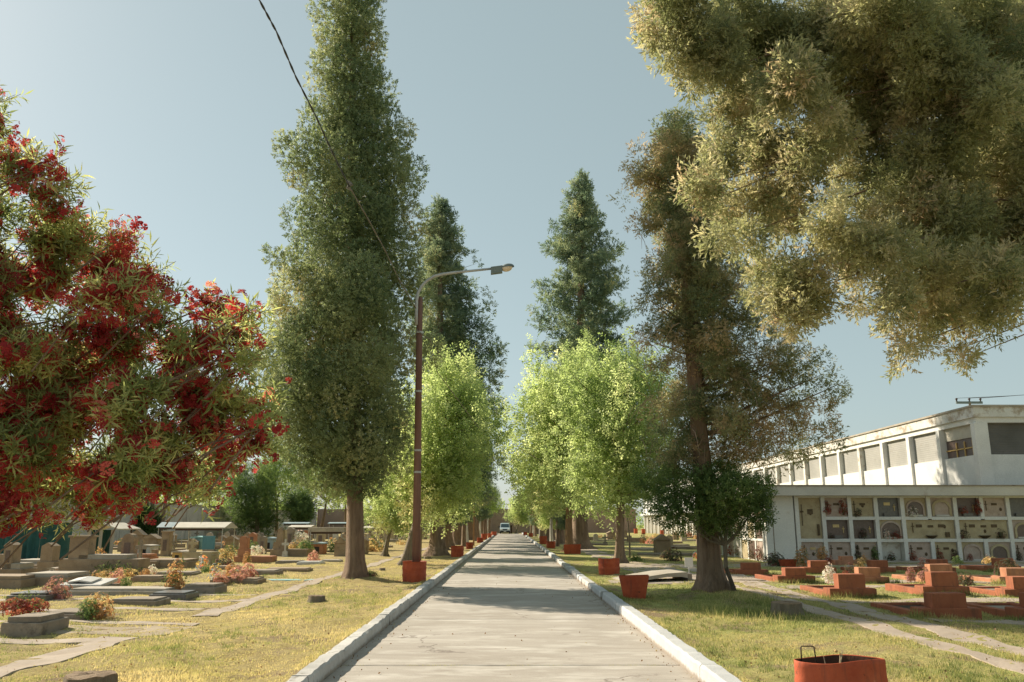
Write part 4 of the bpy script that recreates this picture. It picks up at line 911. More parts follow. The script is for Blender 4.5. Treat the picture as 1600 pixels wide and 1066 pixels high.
def tablet(i, r_, kind, span=1):
    x0, x1 = xcol0 + i * pitch + .10, xcol0 + (i + span) * pitch - .10
    z0, z1 = zr[r_]
    if i == 0 and r_ == 1: z1 = zr[0][1]
    mt = {'beige': M_beige, 'granite': M_granite, 'brown': M_granite_br, 'pink': M_pinkt, 'white': M_pinkt, 'arch': M_beige, 'archb': M_pinkt, 'open': M_plaster_old, 'void': M_void}[kind]
    d = .16 if kind in ('granite', 'brown') else .06
    if kind == 'open': d = .35
    tb_ = nbox(MB(), x0, x1, FY + d, FY + d + .04, z0, z1, bev=.008).build('tablet', mt, nb_)
    cx, cz = (x0 + x1) / 2, (z0 + z1) / 2; W = x1 - x0; H = z1 - z0; y = FY + d
    def bx(name, a, b, c, e, m, th=.02): nbox(MB(), cx + a, cx + b, y - th, y - .001, cz + c, cz + e, bev=.004).build(name, m, tb_)
    rr = random.Random(i * 7 + r_)
    if kind in ('arch', 'archb'):
        fr = MB(); n_ = 14; w1 = W * rr.uniform(.40, .47); w2 = w1 - W * rr.uniform(.05, .13); h0 = -H * .48
        pts_o = [(w1 * math.cos(math.pi * k / n_), -H * .02 + H * w1 / W * math.sin(math.pi * k / n_)) for k in range(n_ + 1)]; pts_i = [(w2 * math.cos(math.pi * k / n_), -H * .05 + H * w2 / W * math.sin(math.pi * k / n_)) for k in range(n_ + 1)]
        pts_o = [(w1, h0)] + pts_o + [(-w1, h0)]; pts_i = [(w2, h0 + .05)] + pts_i + [(-w2, h0 + .05)]
        v = [(cx + u - OX, y - FY - .05, cz + q) for u, q in pts_o] + [(cx + u - OX, y - FY - .05, cz + q) for u, q in pts_i] + [(cx + u - OX, y - FY - .001, cz + q) for u, q in pts_o] + [(cx + u - OX, y - FY - .001, cz + q) for u, q in pts_i]
        m_ = len(pts_o); f = []
        for k in range(m_ - 1): f += [(k + 1, k, m_ + k, m_ + k + 1), (k, k + 1, 2 * m_ + k + 1, 2 * m_ + k), (m_ + k + 1, m_ + k, 3 * m_ + k, 3 * m_ + k + 1)]
        MB().add(v, f).build('arch_frame', M_pinkt if kind == 'arch' else M_beige, tb_)
        v = [(cx + u - OX, y - FY - .012, cz + q) for u, q in pts_i]; MB().add(v, [tuple(range(m_ - 1, -1, -1))]).build('inner_plate', M_granite_br if rr.random() < .6 else M_pinkt, tb_)
        bx('ledge', -W * .3, W * .3, -H * .48, -H * .40, M_marble, .09)
    elif kind in ('beige', 'white', 'pink'):
        bx('name_plate', -.10, .14, H * .10, H * .22, M_bronze if rr.random() < .7 else M_brass)
        if span == 2: bx('name_plate', -.62, -.36, H * .10, H * .26, M_bronze); bx('name_plate', .36, .62, H * .10, H * .26, M_bronze)
        # cross
        u = -W * .36; bx('cross', u - .012, u + .012, -H * .18, H * .34, M_bronze, .03); bx('cross', u - .07, u + .07, H * .14, H * .18, M_bronze, .032)
        # oval photo
        ou, oz = W * .30 * (1 if rr.random() < .6 else .1), rr.uniform(-.15, .2) * H
        ov = MB(); ov.lathe([(.058, 0), (.06, .012), (.045, .02), (.001, .021)], 0, 0, 14, 1, 1.3)
        ov.v = [(cx + ou + a - OX, y - FY - c, cz + oz + b) for a, b, c in ov.v]; ov.build('oval_portrait', M_bronze, tb_, True)
        for a in (-1, 1):
            for b in (-1, 1): bx('bolt', a * W * .44 - .012, a * W * .44 + .012, b * H * .42 - .012, b * H * .42 + .012, M_brass)
        if rr.random() < .5: bx('vase', W * .30, W * .38, -H * .42, -H * .15, M_bronze, .07)
    elif kind in ('granite', 'brown'):
        u = W * .30; bx('cross', u - .012, u + .012, -H * .20, H * .16, M_brass, .03); bx('cross', u - .055, u + .055, 0, H * .05, M_brass, .032)
        if rr.random() < .6: bx('name_plate', -.16, .12, H * .1, H * .26, M_brass)
        bx('ledge', -W * .22, W * .22, -H * .46, -H * .32, M_granite, .10)
T = [(0, 1, 'beige'), (0, 2, 'white'), (1, 0, 'white'), (1, 1, 'brown'), (1, 2, 'white'), (2, 0, 'beige'), (2, 1, 'brown'), (2, 2, 'pink'), (3, 0, 'granite'), (3, 1, 'arch'), (3, 2, 'open'), (4, 0, 'arch'), (5, 0, 'archb'), (4, 2, 'pink'), (5, 2, 'beige'),
     (6, 0, 'brown'), (7, 0, 'pink'), (6, 2, 'arch'), (7, 2, 'archb'), (8, 0, 'granite'), (8, 1, 'archb'), (8, 2, 'pink'), (9, 0, 'pink'), (9, 1, 'granite'), (9, 2, 'beige'), (10, 0, 'arch'), (10, 1, 'pink'), (10, 2, 'white'), (11, 0, 'beige'), (11, 1, 'arch'), (11, 2, 'pink'), (12, 0, 'pink'), (12, 1, 'white'), (12, 2, 'arch'), (13, 0, 'white'), (13, 1, 'beige'), (13, 2, 'brown')]
for t_ in T: tablet(*t_)
tablet(4, 1, 'beige', 2); tablet(6, 1, 'beige', 2)
# side facade niches (face the avenue)
sp_p = 1.22
for k in range(8):
    y = FY + .35 + k * sp_p
    if y > FY2: break
    MB().box(-.06, 0.0, y - FY - .07, y - FY + .07, .0, ZS0 - .002).build('side_pillar', M_plaster, nb_)
    if k < 7:
        for r_ in range(3):
            z0, z1 = zr[r_]; m_ = [M_beige, M_granite_br, M_pinkt, M_marble][(k * 3 + r_) % 4]
            MB().box(-.022, -.002, y - FY + .10, y - FY + sp_p - .10, z0, z1).build('side_tablet', m_, nb_)
        for zz_ in (.92, 1.87): MB().box(-.055, -.001, y - FY + .073, y - FY + sp_p - .073, zz_ - .04, zz_ + .04).build('side_shelf', M_plaster, nb_)

# ------------------------------------------------------------------ long two-storey wing
UX, UY, UE = 24.0, 42.0, 150.0
wg = thing('columbarium_wing', 'long white two-storey building with shuttered upper windows and concrete fins', 'building', (UX, UY, 0))
Z = dict(sill=5.1, head=6.72, top=7.62, base=3.3)
def wbox(mb, x0, x1, y0, y1, z0, z1, **k): return mb.box(x0 - UX, x1 - UX, y0 - UY, y1 - UY, z0, z1, **k)
wbox(MB(), UX + .55, UX + 14, UY + .55, UE, -.2, Z['head']).build('core_wall', M_panel, wg)
wbox(MB(), UX + .02, UX + 14, UY + .02, UE, Z['head'] + .002, Z['head'] + .28).build('beam', M_plaster, wg)
wbox(MB(), UX - .10, UX + 14.1, UY - .10, UE, Z['head'] + .284, Z['top'] - .10).build('parapet', M_plaster_old, wg)
wbox(MB(), UX - .18, UX + 14.2, UY - .18, UE, Z['top'] - .098, Z['top']).build('parapet_cap', M_cement_l, wg)
P = 3.55; n_ = int((UE - UY) / P)
for k in range(n_ + 1):
    y = UY + k * P
    if y > UE - .4: break
    old = M_plaster_old if k in (4, 7, 9) else M_plaster
    wbox(MB(), UX - .10, UX + .545, y, y + .36, -.1, Z['head'], bev=.015).build('column', old, wg)
    if y + P > UE: break
    wbox(MB(), UX + .05, UX + .54, y + .365, y + P - .005, Z['base'] - .3, Z['sill']).build('spandrel', M_plaster, wg)
    # shutter: corrugated
    ya, yb = y + .365, y + P - .005; z0, z1 = Z['sill'] + .003, Z['head'] - .003; x_ = .20
    if k == 0:
        sh_ = MB().box(x_, x_ + .03, ya - UY, yb - UY, z0 + .95, z1).build('torn_curtain', M_tarp, wg); MB().box(x_ + .06, x_ + .10, ya - UY, yb - UY, z0, z1).build('window_void', M_granite_br, wg)
        for q in range(3): MB().box(x_, x_ + .05, ya - UY + .5 + q * .8, ya - UY + .56 + q * .8, z0, z0 + .8).build('mullion', M_yellow, wg)
        MB().box(x_, x_ + .05, ya - UY, yb - UY, z0 + .4, z0 + .46).build('transom', M_yellow, wg)
    else:
        ns = 14 if k < 12 else 3; v = []; f = []
        for s__ in range(ns * 2 + 1): zz_ = z0 + (z1 - z0) * s__ / (ns * 2); dx = .006 if s__ % 2 else 0; v += [(x_ + dx, ya - UY, zz_), (x_ + dx, yb - UY, zz_)]
        for s__ in range(ns * 2): f.append((2 * s__, 2 * s__ + 2, 2 * s__ + 3, 2 * s__ + 1))
        MB().add(v, f).build('shutter', M_shut, wg)
# ground floor fins further off, between the columns
for k in range(2, 30):
    y = UY + k * P + P * .5 + .18
    if y > UE - 1 or y < FY2 + .3: continue
    wbox(MB(), UX + .0, UX + .545, y - .12, y + .12, -.1, Z['base'] - .31, bev=.015).build('fin', M_plaster, wg)
wbox(MB(), UX - .5, UX + .19, FY2 + .4, UE, Z['base'] - .30, Z['base'] - .05).build('canopy_slab', M_plaster, wg)
# front end of the upper storey
wbox(MB(), UX + .55, UX + 14, UY + .18, UY + .54, Z['base'] - .3, Z['sill']).build('spandrel', M_plaster, wg)
for xx in (0, 6.8): wbox(MB(), UX + xx + (.0 if xx else .546), UX + xx + .6, UY, UY + .54, Z['base'] - .3, Z['head']).build('end_column', M_plaster, wg)
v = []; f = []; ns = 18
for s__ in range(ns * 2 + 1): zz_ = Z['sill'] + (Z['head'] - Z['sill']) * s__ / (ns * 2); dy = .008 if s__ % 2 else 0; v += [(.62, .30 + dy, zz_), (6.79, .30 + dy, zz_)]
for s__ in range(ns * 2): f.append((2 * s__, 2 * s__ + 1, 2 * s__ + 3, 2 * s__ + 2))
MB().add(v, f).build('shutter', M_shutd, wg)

# utility pole behind the roof
up = ZA(1515, 629, 95); pl = thing('utility_pole', 'distant power pole crossarm with three insulators above the building roof', 'pole', (up[0], 95, 0))
MB().tube([(0, 0, -.2), (0, 0, up[1])], [.2, .14], 8).build('pole', M_cement, pl)
MB().box(-1.6, 1.5, -.08, .08, up[1] - .15, up[1] + .12).build('crossarm', M_boxg, pl)
for dx in (-1.5, 0, 1.3): MB().lathe([(.001, 0), (.10, .02), (.06, .16), (.13, .22), (.13, .34), (.001, .42)], dx, 0, 10).build('insulator', M_iron, pl, True).location.z = up[1] + .12
for j, dx in enumerate((-1.5, 0, 1.3)):
    a = Vector((up[0] + dx, 95, up[1] + .5)); b = Vector((up[0] + 26 + dx * .3, 80, up[1] + 2.8 + j * .5)); pts = [a.lerp(b, t / 10) - Vector((0, 0, 1.0 * math.sin(math.pi * t / 10))) for t in range(11)]
    tag(MB().tube(pts, .022, 4, cap=False).build('power_line', M_cable, None), ['lowest', 'middle', 'highest'][j] + ' thin power line rising right from the roof crossarm', 'cable')

# ------------------------------------------------------------------ lamp pole and cable
PY = G(645.5, 911)[1] + .36; bx_, _ = ZA(650, 906, PY); tpx = ZA(656, 465, PY); q0 = (bx_, PY, 0)
lp = thing('street_lamp', 'brown wooden lamp pole with curved steel arm rising behind the nearest left red tub', 'street lamp', q0)
lean = tpx[0] - bx_; ZT = tpx[1]
MB().tube([(0, 0, -.15), (lean * .33, 0, ZT * .33), (lean * .66, 0, ZT * .66), (lean, 0, ZT)], [.125, .113, .104, .092], 10, wob=.02).build('pole', M_pole, lp, True)
pts = []
for (px, py) in [(650.5, 508), (650.5, 490), (651, 470), (653, 458), (659, 447), (667, 439), (678, 432), (692, 428.5), (710, 426), (735, 423.5), (768, 420)]:
    x, z = ZA(px, py, PY - .14); pts.append((x - bx_, -.14, z))
MB().tube(pts, [.05] * 8 + [.045, .04, .038], 8).build('arm', M_steel, lp, True)
a = ZA(767, 423, PY - .14); b = ZA(785, 420, PY - .14)
m_ = MB(); m_.box(a[0] - bx_, b[0] - bx_, -.22, -.06, a[1] - .12, a[1] + .10); m_.v = [(x, y, z + (x - (a[0] - bx_)) * .14) for x, y, z in m_.v]; m_.build('ballast_box', M_boxg, lp)
a = ZA(792, 419, PY - .14)
def ell(mb, c, rx, ry, rz, lo, hi, n1=16, n2=8, tilt=.14):
    pr = []
    for k in range(n2 + 1):
        t = math.pi * (lo + (hi - lo) * k / n2) - math.pi / 2; pr.append((math.cos(t), math.sin(t)))
    i0 = len(mb.v); mb.lathe([(max(.001, r), z) for r, z in pr], 0, 0, n1)
    for i in range(i0, len(mb.v)): x, y, z = mb.v[i]; x *= rx; y *= ry; z *= rz; mb.v[i] = (c[0] + x, c[1] + y, c[2] + z + x * tilt)
    return mb
ell(MB(), (a[0] - bx_ + .02, -.14, a[1] + .02), .21, .14, .12, .5, 1).build('lamp_cover', M_boxg, lp, True)
ell(MB(), (a[0] - bx_, -.14, a[1] + .015), .18, .125, .13, 0, .5).build('lamp_bowl', M_glassy, lp, True)
for py in (612, 704, 738, 520): x, z = ZA(654, py, PY); k = z / ZT; MB().lathe([(.110, -.03), (.116, -.03), (.116, .03), (.110, .03)], lean * k, 0, 12).build('clamp_band', M_steel, lp).location.z = z
c = MB(); pts = []
for (px, py, Y) in [(650, 482, 24.05), (625, 440, 23.0), (600, 388, 21.9), (575, 342, 20.6), (546, 292, 19.0)]: x, z = ZA(px, py, Y); pts.append(Vector((x, Y, z)))
lo_ = pts
pts2 = [pts[-1]]
for (px, py, Y) in [(520, 240, 17.9), (495, 185, 16.3), (462, 120, 14.6), (432, 50, 13.2), (405, 0, 12.4), (370, -70, 11.3), (300, -220, 9.6)]: x, z = ZA(px, py, Y); pts2.append(Vector((x, Y, z)))
cb = thing('overhead_cable', 'twisted overhead cable sloping from the upper left down to the lamp pole', 'cable', tuple(lo_[0]))
def strand(pts, r, name, mat, ph, off):
    dense = []
    for a, b in zip(pts[:-1], pts[1:]):
        for k in range(9): dense.append(a.lerp(b, k / 9))
    dense.append(pts[-1]); o = []
    for i, p in enumerate(dense): t = i * 1.1 + ph; o.append(p + Vector((math.cos(t) * off, 0, math.sin(t) * off)) - lo_[0])
    MB().tube(o, r, 5, cap=True).build(name, mat, cb, True)
for ph in (0, math.pi): strand(lo_, .010, 'strand', M_cable_l, ph, .009); strand(pts2, .013, 'strand', M_cable, ph, .010)
k_ = MB()
for j in range(7): k_.tube([lo_[-1] - lo_[0] + Vector((math.cos(j) * .03, 0, -.09 + j * .03)), lo_[-1] - lo_[0] + Vector((math.cos(j + 2) * .08, .02, -.05 + j * .025)), lo_[-1] - lo_[0] + Vector((math.cos(j + 3.5) * .05, 0, .05 + j * .02))], .014, 5)
k_.build('splice', M_cable_l, cb, True)
s0 = ZA(656, 520, PY - .15); s1 = ZA(672, 530, PY); s2 = ZA(682, 580, PY + 2)
tag(MB().tube([(s0[0] - .1, PY - .16, s0[1] + .1), (s0[0] + .15, PY - .16, s0[1] - .12), (s1[0], PY, s1[1]), (s2[0], PY + 2, s2[1]), (s2[0] + 1.2, PY + 8, s2[1] - 1.2)], .012, 5).build('stay_wire', M_cable_l, None), 'thin loose wire hanging right from below the lamp arm', 'cable')

# ------------------------------------------------------------------ tubs and troughs
def tub(px0, px1, pyb, h, label, cap_tilt=0, notch=False, rib=True, fill=True, group='orange-red metal tubs on the verges'):
    cx, cyy = G((px0 + px1) / 2, pyb); w_ = (px1 - px0) * (cyy + 0) / F / 1.0; r_ = w_ / 2 * .985; cyy += r_ * .8
    z0 = gzf(cx, cyy)
    t = thing('red_tub', label, 'planter', (cx, cyy, z0), random.uniform(0, 6), group)
    prof = [(r_ * .97, -.03)]
    for k in range(1, 13):
        u = k / 12; q = r_ * (.97 + .03 * u)
        if rib and k in (4, 8): q += .012
        prof.append((q, h * u))
    prof += [(r_ * 1.015, h + .006), (r_ * .97, h), (r_ * .93, h * .8), (r_ * .93, h * .62)]
    m_ = MB(); m_.lathe(prof, 0, 0, 28)
    for i, (x, y, z) in enumerate(m_.v):
        d_ = .012 * math.sin(3 * math.atan2(y, x) + px0) + .008 * math.sin(7 * math.atan2(y, x) + z * 9)
        zz_ = z + (cap_tilt * x if z > h * .5 else 0)
        if notch and z > h * .75 and abs(math.atan2(y, x) + math.pi / 2 + 0) < .5: zz_ -= .05
        m_.v[i] = (x * (1 + d_), y * (1 + d_), zz_)
    m_.build('shell', M_red, t, True)
    MB().lathe([(r_ * .93, h * .625), (r_ * .5, h * .66), (.002, h * .64)], 0, 0, 20).build('soil', M_soil, t, True)
    return t
tub(627, 664, 911, .56, 'orange-red half drum at the foot of the wooden lamp pole', fill=True)
tub(704, 724, 871, .52, 'second red tub on the left verge, before the peeling trunks')
tub(728, 739, 858, .42, 'third red tub on the left verge, beside the thin stake')
tub(745, 755, 848.5, .42, 'small red tub on the left verge, the sunlit one beyond the stake')
tub(752, 761, 844, .6, 'red tub with a pale rim far down the left verge')
tub(762, 768, 841, .5, 'narrow red tub with a pale rim next after it on the left')
tub(768, 776, 837, .5, 'farthest red tub by the left kerb near the van')
tub(937, 970, 897, .50, 'notched round red tub in front of the grey maple trunk', notch=True)
tub(854, 868, 856.5, .45, 'red tub just left of the square red box')
tub(843, 855, 850.5, .62, 'tall red tub behind it on the right verge')
tub(826, 833, 839, .45, 'small red tub far along the right kerb')
tub(818, 824, 837, .45, 'farthest red tub by the right kerb')
for (px, py, lb) in [(994, 834, 'tiny red tub before the long fins, the left one of the pair'), (1006, 835, 'tiny red tub before the long fins, the right one of the pair'), (1035, 838.5, 'small faded red tub before the near fins')]:
    tub(px - 3, px + 3, py, .8, lb)
def trough(x0, x1, yt, yb, h, label, d=.45, taper=.16, mat=M_red):
    cx, cyy = G((x0 + x1) / 2, yb); wt = (x1 - x0) * cyy / F; z0 = gzf(cx, cyy + d / 2)
    t = thing('red_trough', label, 'planter', (cx, cyy + d / 2, z0), R(-6), 'square orange-red troughs')
    m_ = MB(); a = wt / 2; b = a * (1 - taper * 2); th = .012
    o = [(-b, -d / 2 + .05, -.03), (b, -d / 2 + .05, -.03), (b, d / 2 - .05, -.03), (-b, d / 2 - .05, -.03), (-a, -d / 2, h), (a, -d / 2, h + .02), (a, d / 2, h + .02), (-a, d / 2, h), (-a + .02, -d / 2 + .02, h), (a - .02, -d / 2 + .02, h + .02), (a - .02, d / 2 - .02, h + .02), (-a + .02, d / 2 - .02, h), (-a + .05, -d / 2 + .03, h * .7), (a - .05, -d / 2 + .03, h * .7), (a - .05, d / 2 - .03, h * .7), (-a + .05, d / 2 - .03, h * .7)]
    f = [(3, 2, 1, 0)]
    for k in range(3):
        for i in range(4): j = (i + 1) % 4; f.append((4 * k + i, 4 * k + j, 4 * k + 4 + j, 4 * k + 4 + i))
    m_.add(o, f).build('shell', mat, t)
    MB().add([o[12], o[13], o[14], o[15]], [(0, 1, 2, 3)]).build('soil', M_soil, t)
    return t
trough(971, 1016, 902, 936, .50, 'tapered square red trough beside the right kerb left of the thick trunk')
trough(882, 908, 847, 865.5, .52, 'square red box in front of the peeling trunk', taper=.03)
trough(1222, 1247, 877, 886, .26, 'small bright red trough at the foot of the white corner wall', taper=.12)

# foreground drum: thin sheet bent into an oval with a straight open end
fd = ZA(1300, 1060, 7.0); dz = gzf(fd[0], 7.2); FDX = ZA(1308, 1040, 7.1)[0]
t = thing('red_drum_planter', 'big orange-red oval drum with a wire handle in the bottom right foreground', 'planter', (FDX, 7.1, dz))
topz = ZA(1308, 1030, 7.1)[1] - dz
def oval(u):   # closed outline, flattened, drawn out to a corner on the right
    a = 2 * math.pi * u; x = .345 * math.cos(a); y = .19 * math.sin(a)
    if x > .05: k = (x - .05) / .295; y = y * (1 - .55 * k) - .0 * k; x += .02 * k; y -= .07 * k
    return x, y
m_ = MB(); n1 = 48; prof = []
for k in range(15):
    u = k / 14; s__ = 1.0
    for c_ in (.55, .70): s__ += .022 * math.exp(-((u - c_) / .035) ** 2)
    prof.append((s__, u * topz, 0))
v = []
for (s__, z, _) in prof + [(.985, topz + .004, 0), (.97, topz - .002, 0), (.965, topz * .8, 0), (.96, topz * .55, 0)]:
    for i in range(n1):
        x, y = oval(i / n1); v.append((x * s__, y * s__ + .006 * math.sin(i * .9), z - (.03 if z == 0 else 0) + (.015 * math.sin(x * 7) if z > topz * .7 else 0)))
r_ = len(v) // n1; f = [(a * n1 + i, a * n1 + (i + 1) % n1, (a + 1) * n1 + (i + 1) % n1, (a + 1) * n1 + i) for a in range(r_ - 1) for i in range(n1)]
sh_ = MB().add(v, f).build('shell', M_red, t, True); sh_.data.materials.append(M_rust)
for p in sh_.data.polygons:
    if p.index >= 16 * n1: p.material_index = 1
MB().add([(oval(i / n1)[0] * .962, oval(i / n1)[1] * .962, topz * .56) for i in range(n1)], [tuple(range(n1))]).build('soil', M_soil, t)
MB().tube([(-.25, .11, topz - .06), (-.25, .11, topz + .075), (-.24, .11, topz + .085), (-.15, .11, topz + .085), (-.14, .11, topz + .075), (-.135, .09, topz - .04)], .0055, 6).build('handle', M_iron, t, True)
for k, (x, y) in enumerate([(-.02, -.06), (.01, -.05), (.04, -.08), (-.03, -.03)]):
    MB().tube([(x, y, topz * .55), (x + .02 - .03 * k, y, topz * .9), (x + .05 - .045 * k, y, topz + .07 - .015 * k)], [.008, .006, .004], 5).build('dead_stalk', M_twig if k % 2 else M_beige, t)
MB().lathe([(.001, 0), (.016, .006), (.012, .02), (.001, .025)], .085 - .10, -.04, 8).build('dried_flower', M_yellow, t, True).location.z = topz + .055

# ------------------------------------------------------------------ stumps, slab bridge, sign
def stump(px, py, r_, h, label):
    x, y = G(px, py); z = gzf(x, y); t = thing('tree_stump', label, 'stump', (x, y, z))
    n_ = 22; v = []
    lv = [(1.25, -.08), (1.12, .02), (1.02, h * .5), (1.0, h * .92), (.96, h), (.5, h + .006), (.02, h + .002)]
    for (k, zz_) in lv:
        for i in range(n_): a = 2 * math.pi * i / n_; q = r_ * k * (1 + .07 * math.sin(3 * a + px) + .04 * math.sin(8 * a) * (1 if k > .9 else .3)); v.append((q * math.cos(a), q * math.sin(a), zz_ + random.uniform(-.008, .008) * (h > .1)))
    f = [(a * n_ + i, a * n_ + (i + 1) % n_, (a + 1) * n_ + (i + 1) % n_, (a + 1) * n_ + i) for a in range(3) for i in range(n_)]
    MB().add(v[:4 * n_], f).build('bark', M_barkg, t, True)
    f2 = [(a * n_ + i, a * n_ + (i + 1) % n_, (a + 1) * n_ + (i + 1) % n_, (a + 1) * n_ + i) for a in range(3) for i in range(n_)] + [tuple(range(3 * n_, 4 * n_))]
    MB().add(v[3 * n_:], f2).build('cut_face', M_cut, t)
    return t
stump(138, 1082, .24, .17, 'sawn tree stump at the bottom left edge of the lawn')
stump(495, 941, .17, .13, 'small cut stump on the dry lawn left of the tall cypress')
stump(1230, 960, .27, .20, 'grey stump in the shaded grass between thick trunk and right path')
stump(597, 892, .10, .08, 'tiny stump by the cypress, near the lamp pole')
stump(668, 874, .16, .13, 'dark stump right behind the lamp pole')
# slab bridge
q = G(1040, 908); t = thing('slab_bridge', 'arched concrete slab bridging the ditch behind the tapered red trough', 'slab', (q[0], q[1] + .2, 0), R(8))
pr = [(-1.25, .02), (-.6, .14), (0, .22), (.5, .25), (.62, .25), (.62, .08), (.45, .12), (.0, .12), (-.6, .04), (-1.25, -.06)]
MB().prism(pr, -.3, 1.2, 'y').build('slab', M_cement_l, t); MB().box(.63, .75, -.3, 1.2, -.1, .2).build('abutment', M_cement, t)
q = G(1080, 908); draped('path', q[0] - .05, q[0] + 2.2, q[1], q[1] + 2.6, step=.3, up=.03)
# sign
q = G(1077, 902); t = thing('grave_sign', 'small blank white board on a thin stake left of the thick trunk', 'sign', (q[0], q[1], gzf(*q)), R(8))
MB().box(-.012, .012, -.012, .012, -.1, .60).build('stake', M_steel, t); MB().box(-.135, .135, -.03, -.014, .33, .62, bev=.004).build('board', M_sign, t); 

# ------------------------------------------------------------------ flowers
FLC = [t_flower(3, 20 + s) for s in range(3)]; FLL = [t_leaves(6, .4, .10, 70, seed=30 + s, lance=True) for s in range(3)]
def bunch_mesh(kind, seed, w_, h, n_=90, spiky=False):
    g = np.random.default_rng(seed); f = Fol()
    d = norm(g.normal(0, 1, (n_, 3))); d[:, 2] = np.abs(d[:, 2]); u = g.random(n_) ** .45
    pos = d * u[:, None] * np.array([w_ / 2, w_ / 2 * .8, h]); k = n_ // 3
    f.scatter(FLL, pos[:k] * .8, d[:k] + np.array([0, 0, .8]), .22 * max(w_, h) * g.uniform(.8, 1.3, k) * (1.5 if spiky else 1), g.uniform(0, .36, k), g)
    f.scatter(FLC, pos[k:], d[k:], .16 * max(w_, h) ** .8 * g.uniform(.7, 1.3, n_ - k), g.uniform(.45, 1, n_ - k), g)
    m = mesh_np('bunch', np.concatenate(f.V), np.concatenate(f.F), np.concatenate(f.A)); m.materials.append(M_fl[kind]); return m
BC = {}
def bunch(x, y, z, kind, w_, h, label, group=None, seed=None, spiky=False, name='flower_bunch', n_=110):
    me = bunch_mesh(kind, seed or random.randint(1, 9999), w_, h, n_, spiky)
    o = bpy.data.objects.new(name, me); COL.objects.link(o); o.location = (x, y, z - .03); o.rotation_euler = (0, 0, random.uniform(0, 6)); tag(o, label, 'flowers', group); return o

# ------------------------------------------------------------------ right-hand terracotta graves
def brick_grave(x, y, label, head=(.62, .30), base=(1.08, .19), L=2.05, mat=M_brick, head_d=.3, hx=0.0):
    z = gzf(x, y + .5); t = thing('terracotta_grave', label, 'grave', (x, y, z), R(random.uniform(-1.5, 1.5)), 'stepped terracotta graves on the right')
    bw, bh = base; hw, hh = head
    w2 = bw / 2
    MB().box(-w2, w2, 0, head_d + .12, -.06, bh, jit=.004, bev=.012).build('foot_step', mat, t)
    MB().box(hx - hw / 2, hx + hw / 2, .03, .03 + head_d, bh + .002, bh + hh, jit=.006, bev=.014).build('head_block', mat, t)
    for s_ in (-1, 1): MB().box(s_ * w2 - (.13 if s_ > 0 else 0), s_ * w2 + (.13 if s_ < 0 else 0), head_d + .123, L, -.06, bh * .62, jit=.006, bev=.012).build('side_curb', mat, t)
    MB().box(-w2 + .132, w2 - .132, L - .13, L - .003, -.06, bh * .6, jit=.006, bev=.012).build('end_curb', mat, t)
    MB().box(-w2 + .133, w2 - .133, head_d + .124, L - .132, -.06, bh * .35).build('bed', M_soil if random.random() < .6 else M_cement, t)
    return t
RG = [(1176, 897.5, 'lowest weathered', 'low stepped terracotta grave just right of the thick trunk', (.60, .22), M_brick), (1245, 911, '', 'stepped terracotta grave below the white corner wall', (.60, .22), M_brick), (1282, 897, '', 'terracotta grave with orange dried flowers beside the small red trough', (.60, .22), M_brick),
      (1361, 911, '', 'sunlit terracotta grave in the second row, right of the shaded pair', (.62, .26), M_brick2), (1376, 895, '', 'terracotta grave with straw flowers below the empty niche', (.60, .24), M_brick), (1334, 932, '', 'shaded dark terracotta grave with a vase, nearest the right path', (.62, .32), M_brick),
      (1470, 895.5, '', 'far terracotta grave in the column stacked at right centre, topmost of them', (.62, .26), M_brick), (1474, 911.5, '', 'second grave from the back in the terracotta column at right centre', (.62, .32), M_brick2), (1480, 932, '', 'shaded terracotta grave with purple plants in the right centre column', (.62, .32), M_brick),
      (1488, 966, '', 'nearest terracotta grave, low and grassy before the right path', (.62, .26), M_brick), (1573, 893, '', 'back-row terracotta grave at the right edge below the niches', (.62, .26), M_brick), (1592, 911, '', 'second-row terracotta grave at the right edge', (.6, .24), M_brick2), (1608, 932, '', 'striped-lit terracotta grave at the right edge with dark plants', (.62, .28), M_brick), (1640, 966, '', 'front terracotta grave cut by the right edge', (.62, .26), M_brick), (1325, 882.5, '', 'faint far terracotta grave near the niche plinth', (.5, .16), M_brick2)]
gpos = []
for (px, py, _, lb, hd, mt) in RG:
    x, y = G(px, py); gpos.append((x, y)); brick_grave(x, y, lb, hd, mat=mt)
